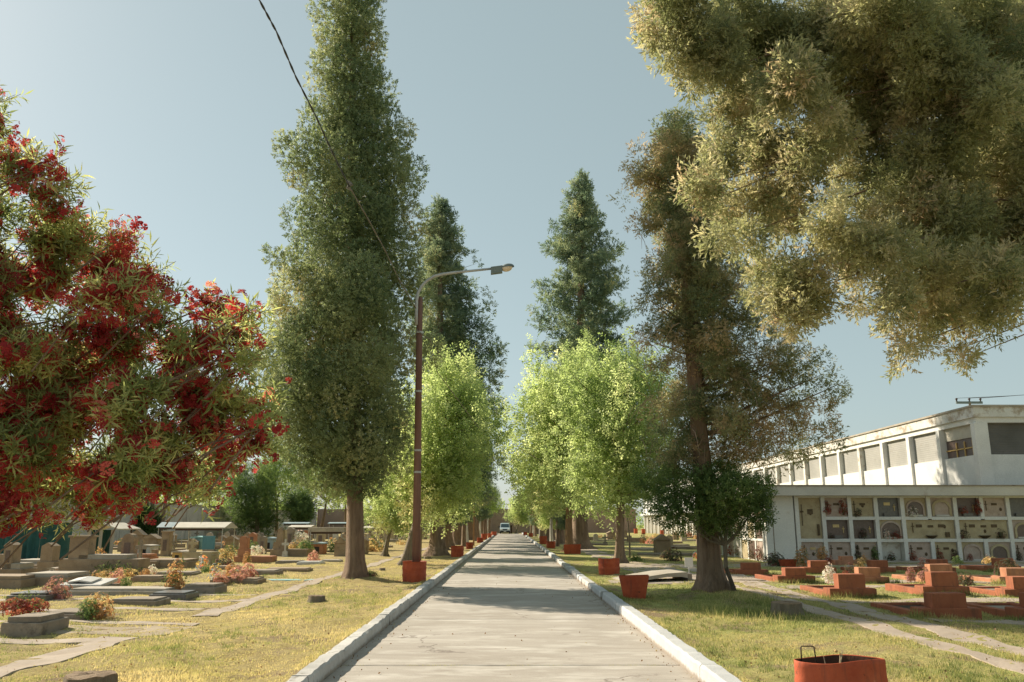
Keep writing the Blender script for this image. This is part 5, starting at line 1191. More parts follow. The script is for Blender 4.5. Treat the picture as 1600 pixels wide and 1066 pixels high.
# plants on right graves
for (px, py, zz_, k, w_, h, lb, sp2) in [(1254, 887, .1, 'orange', .55, .75, 'tall orange dried flowers beside the small red trough', True), (1286, 888, .40, 'orange', .42, .50, 'orange flowers on top of the grave behind the trough', True), (1296, 891, .3, 'red', .3, .3, 'dark red flowers behind the head of that grave', False), (1297, 915, .12, 'white', .34, .55, 'white daisies in a vase on the shaded grave', False), (1345, 897, .1, 'straw', .5, .45, 'pale straw flowers spilling left of the sunlit grave', True), (1352, 888, .2, 'orange', .3, .36, 'small orange bunch below the niches', False),
      (1444, 895, .12, 'pink', .38, .42, 'pink flowers left of the far column grave', False), (1450, 899, .1, 'green', .3, .25, 'green tuft left of the column graves', False), (1424, 915, .15, 'mauve', .28, .40, 'purple flowers in a pot on the shaded column grave', False), (1448, 913, .15, 'mauve', .5, .30, 'spreading purple plants on the shaded column grave', False), (1510, 918, .1, 'dark', .5, .3, 'dark plant tuft right of the shaded column grave', False), (1497, 888, .2, 'green', .4, .3, 'green plant behind the far column grave', False),
      (1575, 905, .12, 'dark', .7, .5, 'dark shrub in front of the right edge graves', False), (1550, 887, .2, 'straw', .6, .2, 'dry stalks on the back-row right grave', False), (1545, 884, .35, 'white', .2, .15, 'white blooms on the back-row right grave', False), (1585, 900, .2, 'orange', .3, .3, 'orange leaves beside the second-row right grave', False), (1322, 920, .3, 'red', .22, .2, 'dark red flower on the shaded grave head', False), (1330, 903, .1, 'dark', .4, .4, 'dark tilted plant behind the shaded grave', False), (1583, 918, .12, 'white', .2, .2, 'small white bloom by the right edge grave', False)]:
    x, y = G(px, py); bunch(x, y, zz_, k, w_, h, lb, 'flowers on the terracotta graves', spiky=sp2)
# rubble by white wall
q = G(1213, 884); o = bunch(q[0], q[1], .05, 'dark', 1.1, .5, 'heap of dry grey branches at the white corner wall', name='branch_heap'); o['category'] = 'debris'

# flowers in the niches
NF = [(1.15, 0, 'red', .34, .55, 'left dark red hanging bunch in the flower-framed top niche'), (1.75, 0, 'red', .42, .62, 'right dark red hanging bunch in the flower-framed top niche'), (2.3, 0, 'dark', .3, .45, 'dark wilted bouquet in the yellowish top niche'), (1.25, 1, 'dark', .25, .2, 'dark posy at the foot of the brown middle niche with brass lettering'), (2.45, 1, 'dark', .3, .45, 'dark bouquet in the middle of the second brown niche'), (3.3, 1, 'white', .3, .4, 'white posy in the arched middle niche'), (3.65, 1, 'red', .5, .28, 'red flowers in the arched middle niche'),
      (2.15, 2, 'dark', .26, .65, 'dark green spray left in the bottom niche'), (2.8, 2, 'green', .3, .65, 'dark green spray right in the bottom niche'), (3.4, 2, 'dark', .5, .3, 'heap of dead stems in the empty bottom niche'), (4.2, 2, 'red', .38, .5, 'dark red bouquet left of the double niche foot'), (5.2, 2, 'red', .36, .5, 'bright red bouquet in the bottom niche right of the double one'), (5.75, 2, 'dark', .34, .45, 'dark bouquet beside the bright red one'), (6.2, 1, 'dark', .5, .45, 'dark bouquet left in the second double niche'), (7.6, 1, 'dark', .5, .45, 'dark bouquet right in the second double niche'), (6.3, 0, 'red', .4, .3, 'red posy in the brown top niche'), (6.85, 0, 'red', .3, .6, 'red and white spray on the right of the brown top niche'), (8.15, 2, 'dark', .35, .5, 'dark bouquet in the last bottom niche at the right edge'), (6.35, 2, 'red', .3, .3, 'small red posy in the dark arched bottom niche'), (4.35, 0, 'white', .55, .5, 'large white paper blooms in the arched top niche')]
for (c_, r_, k, w_, h, lb) in NF:
    bunch(xcol0 + c_ * pitch, FY - .02, zr[r_][0] + .06 + (.12 if r_ == 0 and k == 'red' else 0), k, w_, h, lb, 'flowers in the niches', n_=80)
for j, (c_, r_) in enumerate([(5.0, 1), (7.0, 1)]):
    o = MB().lathe([(.05, 0), (.16, .05), (.26, .12), (.27, .14), (.2, .12), (.001, .11)], 0, 0, 18, 1, .4).build('urn', M_bronze, None, True); o.location = (xcol0 + c_ * pitch, FY - .02, zr[1][0] + .002); tag(o, 'wide dark bronze bowl in the %s double niche' % ['first', 'second'][j], 'urn')
for k in range(6):
    for r_ in (0, 2):
        if (k + r_) % 3 == 1: continue
        bunch(XC - .12, FY + .95 + k * sp_p, zr[r_][0] + .12, 'red' if k % 2 == 0 else 'dark', .34, .5, 'faded %s bouquet hung on the side niches facing the avenue, %s row' % ('red' if k % 2 == 0 else 'dark', ['top', '', 'bottom'][r_]), 'bouquets on the side niches', n_=60)

# ------------------------------------------------------------------ left graves
def slab_grave(px0, px1, pyb, h, label, mat=M_cement, D=.85, tilt=0.0, lip=True, name='grave_slab', top=None, group='low grave slabs on the left'):
    x0, y = G(px0, pyb); x1, _ = G(px1, pyb); z = gzf((x0 + x1) / 2, y); t = thing(name, label, 'grave', (x0, y, z - .01), R(random.uniform(-1.5, 1.5)), group); W = x1 - x0
    m_ = MB().box(0, W, 0, D, -.08, h * .72, jit=.006, bev=.012); m_.v = [(a, b, c_ + tilt * (a - W / 2) * (c_ > 0)) for a, b, c_ in m_.v]; m_.build('base', mat, t)
    m_ = MB().box(.05, W - .06, .05, D - .05, h * .73, h, jit=.005, bev=.012); m_.v = [(a, b, c_ + tilt * (a - W / 2)) for a, b, c_ in m_.v]; m_.build('cover_slab', top or mat, t)
    return t
def pale(k): return M_cement_l
LG = [(0, 63, 993, .30, 'grey trough-shaped grave planted with red succulents at the left edge', M_cement, .8), (64, 131, 969, .13, 'low cracked grave slab beside the flowering bush, behind the succulent trough', M_cement, .8), (9, 72, 939, .17, 'dark low grave slab left of the mauve bush', M_granite, .8), (103, 262, 930, .16, 'long pale grave slab right of the mauve bush', M_cement_l, .9), (168, 242, 948, .14, 'sunken low slab ending in a straw tuft', M_cement, .8),
      (233, 290, 936, .16, 'dark slab under the tall orange dried plant', M_granite, .8), (283, 336, 928, .22, 'grey slab right of the tall orange plant', M_cement, .8), (203, 251, 909, .16, 'small grave curb filled with earth and pale flowers', M_stone_br, .8), (327, 352, 915, .2, 'short slab with the blue and pink posy', M_stone_br, .7), (350, 402, 913, .14, 'slab hidden under the big pink flower heap', M_stone_br, .9), (365, 431, 899, .15, 'rough grey slab right of the pink heap', M_cement, .9),
      (413, 480, 893, .12, 'low irregular slab farther right of the pink heap', M_stone_br, .9), (463, 500, 883, .13, 'pale slab with magenta flowers near the tall cypress', M_marble, .9), (400, 500, 906.5, .035, 'flat pale green sheet laid on the grass', M_aqua, .5), (500, 530, 878, .1, 'flat stone slab next to the cypress trunk', M_cement_l, .8), (240, 300, 899, .12, 'low slab before the cross tomb', M_cement, .9), (330, 365, 890, .15, 'weathered slab with brown shrub', M_stone_br, .9), (430, 470, 880, .12, 'thin slab before the pointed monuments', M_cement, .9)]
for a in LG: slab_grave(*a[:5], mat=a[5], D=a[6])
# open book grave
x0, y = G(84, 925); x1, _ = G(158, 925); W = x1 - x0; t = thing('book_grave', 'pale marble grave with an open stone book on a tilted slab', 'grave', (x0, y, gzf(x0, y)))
MB().box(0, W, 0, 1.0, -.08, .16, jit=.008, bev=.015).build('base', M_cement, t)
m_ = MB().box(.05, W - .05, .05, .95, .162, .24, bev=.012); m_.v = [(a, b, c_ + (b - .5) * .12) for a, b, c_ in m_.v]; m_.build('cover_slab', M_marble, t)
for s_ in (-1, 1):
    m_ = MB().box(-.30, .30, .2, .75, 0, .035, bev=.006); m_.v = [(a * .5 + s_ * .155 + W * .42, b, .26 + c_ + (b - .5) * .12 - abs(a * .5) * 0 + (.03 if (a * s_) < 0 else -.01)) for a, b, c_ in m_.v]; m_.build('book_page', M_marble, t)
def monument(px0, px1, pyb, h, label, mat, kind='point', D=.45, base=None, slab=None, name='headstone'):
    """upright stone; base = (px0,px1,height) stepped plinth; slab=(px0,px1,height)"""
    x0, y = G(px0, pyb); x1, _ = G(px1, pyb); z = gzf((x0 + x1) / 2, y); cx = (x0 + x1) / 2; t = thing(name, label, 'grave', (cx, y, z), R(random.uniform(-2, 2)), 'upright monuments among the left graves'); w2 = (x1 - x0) / 2
    zb = 0
    if base:
        a = G(base[0], pyb)[0] - cx; b = G(base[1], pyb)[0] - cx; MB().box(a, b, -.06, D + .35, -.08, base[2], jit=.006, bev=.015).build('plinth', mat, t); zb = base[2] + .002
        if slab:
            a2 = G(slab[0], pyb)[0] - cx; b2 = G(slab[1], pyb)[0] - cx; MB().box(a2, b2, .0, D + .3, zb, zb + slab[2], bev=.015).build('cover_slab', M_cement_l, t)
    zt = zb + h
    if kind == 'point': poly = [(-w2, zb), (w2, zb), (w2, zt - w2 * .55), (0, zt), (-w2, zt - w2 * .55)]
    elif kind == 'arch': poly = [(-w2, zb), (w2, zb)] + [(w2 * math.cos(math.pi * k / 10), zt - w2 + w2 * math.sin(math.pi * k / 10)) for k in range(11)]
    elif kind == 'step': poly = [(-w2, zb), (w2, zb), (w2, zb + h * .35), (w2 * .72, zb + h * .38), (w2 * .72, zt - .08), (w2 * .4, zt), (-w2 * .4, zt), (-w2 * .72, zt - .08), (-w2 * .72, zb + h * .38), (-w2, zb + h * .35)]
    elif kind == 'cross':
        c_ = w2 * .32; poly = [(-w2 * .7, zb), (w2 * .7, zb), (w2 * .7, zb + h * .25), (c_, zb + h * .3), (c_, zb + h * .58), (w2, zb + h * .58), (w2, zb + h * .80), (c_, zb + h * .80), (c_, zt), (-c_, zt), (-c_, zb + h * .80), (-w2, zb + h * .80), (-w2, zb + h * .58), (-c_, zb + h * .58), (-c_, zb + h * .3), (-w2 * .7, zb + h * .25)]
    elif kind == 'obelisk': poly = [(-w2, zb), (w2, zb), (w2 * .9, zb + h * .3), (w2 * .55, zb + h * .34), (w2 * .35, zt - .15), (0, zt), (-w2 * .35, zt - .15), (-w2 * .55, zb + h * .34), (-w2 * .9, zb + h * .3)]
    else: poly = [(-w2, zb), (w2, zb), (w2, zt), (-w2, zt)]
    m_ = MB(); dd = D if kind != 'cross' else .16
    n_ = len(poly); m_.add([(u, 0 if kind != 'obelisk' else 0, q) for u, q in poly] + [(u, dd, q) for u, q in poly], [tuple(range(n_)), tuple(range(2 * n_ - 1, n_ - 1, -1))] + [((i + 1) % n_, i, i + n_, (i + 1) % n_ + n_) for i in range(n_)])
    m_.build('stone', mat, t)
    if kind in ('point', 'arch', 'box') and h > .7:
        MB().box(-w2 * .55, w2 * .45, -.015, -.001, zb + h * .25, zb + h * .7, bev=.004).build('plaque', M_granite_br, t)
    if kind == 'box': MB().box(-w2 - .05, w2 + .05, -.05, D + .05, zt + .002, zt + .07, bev=.01).build('cap', mat, t)
    return t
def up_h(pyt, pyb, px): Y = G(px, pyb)[1]; return ZA(px, pyt, Y)[1] - gzf(*G(px, pyb))
MN = [(0, 14, 908, 'grey niche monument cut by the left edge', M_stone_br, 'point', (-40, 33, .38), (0, 28, .16), 848), (60, 79, 893, 'narrow grey headstone before the teal netting', M_stone_br, 'point', (58, 84, .35), None, 848), (103, 134, 898, 'broad grey headstone with stepped plinth and long slab', M_stone_br, 'box', (91, 216, .50), (120, 196, .14), 840), (187, 206, 880, 'round-topped brown headstone over a red-brown grave bed', M_stone_br, 'arch', None, None, 834),
      (291, 305, 882, 'beige stone cross tomb left of the blue square', M_beige, 'cross', (284, 330, .5), None, 843), (370, 386, 878, 'pink plastered pillar monument with a long planted bed', M_brick2, 'step', (366, 425, .26), None, 838), (425, 446, 869, 'tall pointed stone monument, the biggest in the middle distance', M_stone_br, 'obelisk', (422, 480, .35), None, 824), (447, 457, 858, 'slim pointed headstone right of the tallest monument', M_cement, 'point', None, None, 824), (494, 506, 852, 'arched beige headstone under the grey flat shelter', M_beige, 'arch', None, None, 830),
      (250, 262, 870, 'brown stone pillar behind the small green shrub', M_stone_br, 'box', None, None, 832), (387, 398, 856, 'red brick pillar topped by a cross', M_brick2, 'point', None, None, 832), (404, 413, 866, 'grey leaning headstone right of the pink pillar', M_cement, 'arch', None, None, 838), (518, 528, 852, 'small white cherub-shaped headstone by the cypress', M_marble, 'step', None, None, 833), (474, 481, 850, 'orange plastered headstone under the white shelter', M_brick2, 'box', None, None, 830)]
for (a, b, pb, lb, mt, kd, bs, sb, pt) in MN:
    H = up_h(pt, pb, (a + b) / 2) - (bs[2] if bs else 0)
    monument(a, b, pb, max(.3, H), lb, mt, kd, base=bs, slab=sb)
# big base of the left-edge tomb
slab_grave(-60, 32, 920, .30, 'brown stone tomb base cut by the left edge', M_stone_br, 1.2, group=None); slab_grave(33, 106, 917, .34, 'long brown stone tomb base with pale cover slab', M_stone_br, 1.2, top=M_cement_l, group=None)
slab_grave(175, 226, 881, .42, 'red-brown planted tomb bed behind the long plinth', M_brick2, 1.3, group=None); slab_grave(225, 292, 888, .30, 'dark brown grave curb before the cross tomb', M_stone_br, 1.3, group=None)
slab_grave(20, 62, 890, .35, 'stepped pale tomb below the teal netting', M_cement_l, 1.2, group=None)
def hut(px0, px1, pyb, pyt, label, mat, roof=M_cement_l, D=1.0, name='tomb_box'):
    x0, y = G(px0, pyb); x1, _ = G(px1, pyb); h = up_h(pyt, pyb, (px0 + px1) / 2); t = thing(name, label, 'grave', (x0, y, 0), R(random.uniform(-2, 2)), 'painted box tombs on the left'); W = x1 - x0
    MB().box(0, W, 0, D, -.08, h * .84, bev=.01).build('body', mat, t)
    MB().prism([(-.06, h * .842), (W + .06, h * .842), (W + .02, h * .93), (W / 2, h), (-.02, h * .93)], -.06, D + .06, 'y').build('roof', roof, t)
    MB().box(W * .3, W * .7, -.012, -.001, h * .12, h * .62).build('door', M_void if random.random() < .5 else M_iron, t); return t
hut(212, 234, 868, 851, 'small white box tomb before the yucca', M_marble); hut(268, 283, 879, 860, 'yellow box tomb with a pale lid', M_yellow); hut(297, 314, 858, 838, 'little aqua house-shaped tomb', M_aqua, M_aqua); hut(312, 329, 882, 865, 'grey box tomb under the blue square', M_cement); hut(411, 425, 862, 840, 'blue-grey box tomb right of the pink pillar', M_bluet, M_bluet); hut(485, 504, 866, 848, 'small tomb with grey roof and orange door panel', M_brick2, M_bluet); hut(76, 84, 898, 887, 'small white stone box on the long brown tomb', M_marble)
q = G(318, 880); t = MB().box(-.27, .27, 0, .06, .55, 1.12, bev=.01); t = t.build('blue_panel', M_blue, None); t.location = (q[0], q[1] + .4, .0); tag(t, 'upright square blue tile panel on the grey box tomb', 'headstone')
bpy.data.objects[t.name].location.z = 0
MB().box(-.24, .24, .0, .05, -.1, .549).build('stand', M_cement, t)
# flowers of the left graves
LF = [(28, 982, .26, 'red', .80, .18, 'red succulents in the grey trough grave', False), (87, 936, .02, 'mauve', .62, .50, 'mauve-brown flowering bush between two slabs', False), (135, 968, .08, 'green', .42, .32, 'green and blue tuft at the slab end', False), (150, 965, .08, 'orange', .60, .38, 'yellow-orange bush at the end of the low cracked slab', False), (172, 914, .05, 'pink', .34, .32, 'pink flowers left of the white ones on the earth patch', False), (185, 911, .05, 'pink', .4, .4, 'red and white artificial flowers on the earth patch', False), (196, 915, .03, 'green', .35, .3, 'yellow-green tuft beside the red flowers', False), (273, 926, .08, 'orange', .42, .80, 'tall orange dried plant on the dark slab', True), (238, 901, .15, 'white', .35, .28, 'aqua-white posy on the earth-filled curb', False), (226, 904, .12, 'orange', .3, .2, 'orange posy on the earth-filled curb', False),
      (335, 913, .15, 'mixed', .4, .42, 'blue and white posy on the short slab', False), (345, 915, .1, 'pink', .4, .3, 'dusty pink posy next to the blue one', False), (361, 908, .1, 'orange', .5, .5, 'orange upright flowers left in the big heap', False), (372, 912, .1, 'pink', .6, .38, 'pale pink flowers in the middle of the big heap', False), (388, 909, .1, 'pink', .62, .48, 'coral red flowers right in the big heap', False), (384, 900, .4, 'orange', .3, .35, 'orange bloom standing on top of the big heap', True), (316, 890, .05, 'mixed', .62, .6, 'purple and orange bouquet before the blue square tomb', False), (322, 895, .02, 'green', .4, .25, 'yellow-green leaves under the purple bouquet', False), (348, 888, .05, 'dark', .9, .4, 'brown flowering shrub right of the purple bouquet', False),
      (490, 880, .1, 'pink', .62, .45, 'magenta and coral flowers near the tall cypress', False), (205, 863, .4, 'green', .9, .3, 'yellow plants on the red-brown tomb bed', False), (467, 858, .5, 'white', 1.3, .7, 'white and pink flowers heaped behind the pointed monument', False), (462, 866, .3, 'straw', .9, .4, 'pale flowers on the bed of the tallest monument', False), (475, 868, .25, 'green', 1.1, .55, 'yellow-green shrub on the bed of the tallest monument', False), (400, 872, .25, 'white', .9, .35, 'white flowers on the bed of the pink pillar', False), (392, 866, .2, 'green', .8, .55, 'olive shrub behind the pink pillar', False), (355, 874, 0, 'straw', 1.1, .6, 'straw-coloured shrub left of the pink pillar', True), (530, 862, 0, 'green', 1.6, .5, 'pale green ground shrub left of the cypress trunk', False), (262, 860, 0, 'dark', 1.1, .8, 'dark green shrub behind the yellow tomb', False), (75, 884, 0, 'dark', .6, .6, 'dark dry flowers right of the narrow headstone', False), (178, 900, 0, 'straw', 1.6, .18, 'brown ground plants before the long plinth', False), (578, 862, 0, 'straw', 2.4, .7, 'straw shrub behind the cypress trunk', False)]
for (px, py, zz_, k, w_, h, lb, sp2) in LF:
    x, y = G(px, py); o = bunch(x, y, zz_ + gzf(x, y), k, w_, h, lb, 'flowers on the left graves', spiky=sp2, n_=130)

# shelters
def shelter(px0, px1, pyb, pyt, label, roofmat, D=2.2, gable=.2, th=.06, posts=True, Y=None, name='shade_shelter'):
    x0, y = G(px0, pyb); x1, _ = G(px1, pyb); h = up_h(pyt, pyb, (px0 + px1) / 2); W = x1 - x0; t = thing(name, label, 'shelter', (x0, y, 0), 0, 'light roofs over the left graves')
    if gable: MB().prism([(0, h - gable - th), (D, h - gable - th), (D, h - gable), (D / 2, h), (0, h - gable)], -.1, W + .1, 'x').build('roof', roofmat, t)
    else: MB().box(-.1, W + .1, 0, D, h - th, h).build('roof', roofmat, t)
    for a in (.06, W - .06):
        for b in (.08, D - .08): MB().tube([(a, b, -.1), (a, b, h - gable - th - .002)], .028, 6).build('post', M_steel, t)
    MB().box(.06, W - .06, .06, .11, h - gable - th - .12, h - gable - th - .003).build('rail', M_iron, t)
    return t
shelter(268, 346, 862, 816, 'cream gabled canopy on thin posts over the middle graves', M_tarp, 2.4, .32); shelter(244, 284, 850, 816, 'pale blue round-edged roof behind the cream canopy', M_bluet, 2.0, .4); shelter(450, 482, 856, 821, 'white flat shelter roof left of the grey one', M_tarp, 2.0, .12); shelter(482, 534, 862, 825, 'grey timber flat shelter on metal posts by the cypress', M_cement_l, 1.6, 0, .26); shelter(440, 478, 848, 816, 'blue-grey sheet roof behind the white shelter', M_bluet, 2, .1); shelter(512, 560, 846, 816, 'far blue-grey roof behind the cypress trunk', M_bluet, 2, .1); shelter(566, 588, 860, 822, 'white shelter roof just right of the cypress trunk', M_tarp, 1.6, .1); shelter(580, 640, 848, 815, 'long pale blue shelter roof between cypress and lamp pole', M_bluet, 2.4, .1)
x0, y = G(585, 842); t = thing('brick_hut', 'red-brown hut with a pale roof edge right of the cypress trunk', 'building', (x0, y, 0)); h = up_h(803, 842, 600); W = G(614, 842)[0] - x0
MB().box(0, W, 0, 3, -.1, h - .3).build('wall', M_wallp, t); MB().box(-.2, W + .2, -.2, 3.2, h - .298, h).build('roof', M_tarp, t); MB().box(W * .4, W * .6, -.03, -.002, 0, 2.0).build('door', M_iron, t)
# teal netting shelter
x0, y = G(-40, 882); x1, _ = G(58, 882); W = x1 - x0; t = thing('net_shelter', 'tall teal netting shelter at the left edge behind the graves', 'shelter', (x0, y, 0)); H = up_h(818, 882, 20)
v = []; f = []; n_ = 46
for i in range(n_ + 1):
    x = W * i / n_; y_ = .10 * math.sin(i * 1.1) + .06 * math.sin(i * 2.7)
    v += [(x, y_, 0), (x, y_ * .6, H * .5), (x, y_ * .3, H)]
for i in range(n_):
    for k in range(2): f.append((3 * i + k, 3 * i + 3 + k, 3 * i + 4 + k, 3 * i + 1 + k))
MB().add(v, f).build('net_curtain', M_teal, t, True)
v = [(W + .10 * math.sin(i * 1.3), 2.6 * i / 14, z) for i in range(15) for z in (0, H)]; MB().add(v, [(2 * i, 2 * i + 2, 2 * i + 3, 2 * i + 1) for i in range(14)]).build('net_curtain', M_teal, t, True)
MB().box(-.1, W + .1, -.15, 2.8, H + .002, H + .06).build('roof', M_tarp, t)
for a in (.03, W * .5, W - .03): MB().tube([(a, .2, -.1), (a, .2, H)], .035, 6).build('post', M_iron, t)
# dark green and white curtained kiosk
x0, y = G(133, 868); x1, _ = G(176, 868); W = x1 - x0; H = up_h(829, 868, 150); t = thing('curtained_kiosk', 'kiosk with dark green and cream striped curtains behind the broad headstone', 'shelter', (x0, y, 0))
for k in range(7):
    a, b = W * k / 7, W * (k + 1) / 7; m_ = M_dgreen if k % 3 else M_tarp
    MB().add([(a + (b - a) * i / 5, .05 * math.sin(i * 2.2 + k), z) for i in range(6) for z in (0.02, H)], [(2 * i, 2 * i + 2, 2 * i + 3, 2 * i + 1) for i in range(5)]).build('curtain', m_, t, True)
MB().prism([(-.3, H), (W * .55, H + .32), (W + .3, H), (W + .3, H + .06), (W * .55, H + .38), (-.3, H + .06)], -.3, 2.4, 'y').build('roof', M_tarp, t)
for a in (0, W): MB().tube([(a, 1.9, -.1), (a, 1.9, H)], .04, 6).build('post', M_iron, t)

# scattered small far graves (countable but alike)
rg = random.Random(9); protos = {}
def far_grave(i, x, y, where=''):
    kd = rg.choice(['slab', 'slab', 'cross', 'arch', 'box', 'plant', 'plant'] if abs(y) > 42 else ['slab', 'slab', 'plant', 'cross'])
    side = 'left' if x < 0 else 'right'
    key = (kd, rg.choice([0, 1, 2]))
    if key not in protos:
        mt = rg.choice([M_stone_br, M_cement, M_cement_l, M_marble, M_stone_br, M_beige]); m_ = MB()
        if kd == 'slab': m_.box(-1, 1, 0, .9, -.06, rg.uniform(.18, .4), jit=.02, bev=.02); m_.box(-.98, -.6, .1, .75, .1, .62, bev=.02)
        elif kd == 'cross': m_.prism([(-.25, -.06), (.25, -.06), (.2, .35), (.07, .4), (.07, .8), (.3, .8), (.3, .98), (.07, .98), (.07, 1.25), (-.07, 1.25), (-.07, .98), (-.3, .98), (-.3, .8), (-.07, .8), (-.07, .4), (-.2, .35)], 0, .18)
        elif kd == 'arch': m_.prism([(-.35, -.06), (.35, -.06)] + [(.35 * math.cos(math.pi * k / 8), .9 + .35 * math.sin(math.pi * k / 8)) for k in range(9)], 0, .3); m_.box(.36, 1.9, 0, .8, -.06, .25, bev=.02)
        elif kd == 'box': m_.box(-.5, .5, 0, .9, -.06, .9, bev=.02); m_.prism([(-.6, .902), (.6, .902), (0, 1.3)], -.05, .95)
        if kd == 'plant': me = bunch_mesh(rg.choice(['straw', 'pink', 'white', 'orange', 'green']), rg.randint(1, 999), 1.5, .55, 60)
        else: me = bpy.data.meshes.new('far_grave'); me.from_pydata(m_.v, [], m_.f); me.update(); me.materials.append(mt)
        protos[key] = me
    nm = {'slab': 'grave_slab', 'cross': 'cross_headstone', 'arch': 'arched_headstone', 'box': 'tomb_box', 'plant': 'grave_flowers'}[kd]
    o = bpy.data.objects.new(nm, protos[key]); COL.objects.link(o); o.location = (x, y, gzf(x, y)); o.rotation_euler = (0, 0, rg.uniform(-.06, .06)); s = rg.uniform(.55, .9); o.scale = (s, s, s * rg.uniform(.8, 1.2))
    desc = {'slab': 'low stone grave slab', 'cross': 'small stone cross', 'arch': 'round-topped headstone', 'box': 'small gabled box tomb', 'plant': 'clump of grave flowers'}[kd]
    tag(o, '%s among distant %s graves, %s' % (desc, side, where), 'flowers' if kd == 'plant' else 'grave', '%s in the distant %s graves' % ({'slab': 'low slabs', 'cross': 'small crosses', 'arch': 'headstones', 'box': 'box tombs', 'plant': 'flower clumps'}[kd], side))
cols = ['nearest the avenue', 'second from the avenue', 'third from the avenue', 'fourth from the avenue', 'fifth from the avenue', 'sixth from the avenue', 'seventh from the avenue', 'eighth from the avenue', 'farthest from the avenue']
i = 0
for r_ in range(18):
    y = 31 + r_ * 3.9
    for c_ in range(9):
        x = -8.2 - c_ * 2.9 - rg.uniform(0, 1.0)
        if -x > 33 or rg.random() < .10: continue
        if y < 40 and (-x < 12 or -x > .62 * y): continue
        far_grave(i, x, y + rg.uniform(-.9, .9), cols[c_]); i += 1
for r_ in range(12):
    y = 47 + r_ * 4.8
    for c_ in range(5):
        x = 7.5 + c_ * 3.0 + rg.uniform(0, 1.2)
        if rg.random() < .25 or (y < 52 and x > 10): continue
        far_grave(i, x, y + rg.uniform(-.8, .8), cols[c_]); i += 1
# clutter near the sign: dark wheelbarrow-like heap and low graves
for (px, py, k, w_, h, lb) in [(1052, 876, 'dark', .9, .6, 'dark dead plant left of the small sign'), (1040, 872, 'dark', .6, .4, 'smaller dark dead plant farther left of the sign'), (1093, 872, 'mixed', .9, .4, 'blue and white flowers between the sign and the thick trunk'), (1026, 850, 'pink', 1.8, .5, 'pink flowers on a grave beyond the dead plant'), (1072, 840, 'pink', 2.2, .6, 'pink and white flowers near the long fins'), (1005, 846, 'dark', .8, .8, 'dark upright plant on the middle right graves'), (990, 878, 'green', .9, .25, 'yellow-green weeds at the foot of the sapling'), (575, 906, 'dark', .7, .1, 'leaf litter right of the cypress foot')]:
    x, y = G(px, py); bunch(x, y, gzf(x, y), k, w_, h, lb, None, n_=120)
for (px0, px1, py, h, lb) in [(1000, 1085, 868, .14, 'long pale slab behind the small sign'), (985, 1045, 860, .14, 'low slab right of the sapling'), (1040, 1090, 858, .18, 'grey slab far behind the sign'), (920, 950, 852, .15, 'low slab right of the tall conifer trunk')]:
    slab_grave(px0, px1, py, h, lb, M_cement_l if px0 % 2 else M_cement, 1.2, group=None)

# ------------------------------------------------------------------ vehicles
def van(name, label, x, y, rz, paint, sc=1.0):
    t = thing(name, label, 'van', (x, y, RZ), rz)
    # side profile (y forward = towards camera is -y): (u along length, z)
    W = .86
    prof = [(-2.05, .30), (-2.08, .62), (-1.95, .88), (-1.25, 1.04), (-.62, 1.68), (-.35, 1.80), (1.7, 1.82), (2.0, 1.66), (2.08, .9), (2.05, .32)]
    v = []; n_ = len(prof)
    for s_, (k) in ((-1, 1), (1, 1)):
        for u, z in prof: ww = W * (1 - .14 * max(0, (z - .95)) / .9); v.append((s_ * ww, u, z))
    f = [tuple(range(n_)), tuple(range(2 * n_ - 1, n_ - 1, -1))] + [((i + 1) % n_, i, i + n_, (i + 1) % n_ + n_) for i in range(n_)]
    b = MB().add(v, f).build('body', paint, t); bm = b.modifiers.new('bevel', 'BEVEL'); bm.width = .06; bm.segments = 2
    MB().add([(-.70, -1.222, 1.09), (.70, -1.222, 1.09), (.64, -.66, 1.66), (-.64, -.66, 1.66)], [(0, 1, 2, 3)]).build('windscreen', M_glass, t)
    for v_ in t.children[-1].data.vertices: v_.co.y -= .02
    for s_ in (-1, 1):
        MB().add([(s_ * .862, -1.0, 1.1), (s_ * .862, .3, 1.1), (s_ * .79, .3, 1.62), (s_ * .80, -.55, 1.6)], [(0, 1, 2, 3) if s_ > 0 else (3, 2, 1, 0)]).build('side_window', M_glass, t)
        MB().box(s_ * .62 - .17, s_ * .62 + .17, -2.10, -2.0, .66, .86, bev=.03).build('headlight', M_head, t)
        MB().box(s_ * .98 - .10, s_ * .98 + .10, -.95, -.85, 1.05, 1.28, bev=.03).build('wing_mirror', M_tyre, t)
        for u in (-1.35, 1.35):
            w_ = MB().lathe([(.12, -.10), (.31, -.10), (.33, -.06), (.33, .06), (.31, .10), (.12, .10)], 0, 0, 20, close=True); w_.v = [(z + s_ * .80, yy + u, xx + .33) for xx, yy, z in w_.v]; wo_ = w_.build('wheel', M_tyre, t)
            w_ = MB().lathe([(.19, -.012), (.19, .012)], 0, 0, 16, close=True); w_.v = [(z + s_ * .905, yy + u, xx + .33) for xx, yy, z in w_.v]; w_.build('hubcap', M_steel, wo_)
    MB().box(-.84, .84, -2.16, -2.02, .28, .52, bev=.04).build('bumper', M_tyre, t); MB().box(-.36, .36, -2.115, -2.05, .66, .80).build('grille', M_tyre, t); MB().box(-.2, .2, -2.175, -2.161, .36, .48).build('number_plate', M_sign, t)
    return t
q = G(789, 834.3, RZ); van('parked_van', 'pale blue van facing the camera at the end of the road', q[0], q[1] + 2, 0, M_vanblue)
q = G(812, 833.5, RZ); van('parked_van', 'white van half hidden at the right end of the road', q[0] + .2, q[1] + 4, R(24), M_vanwhite)
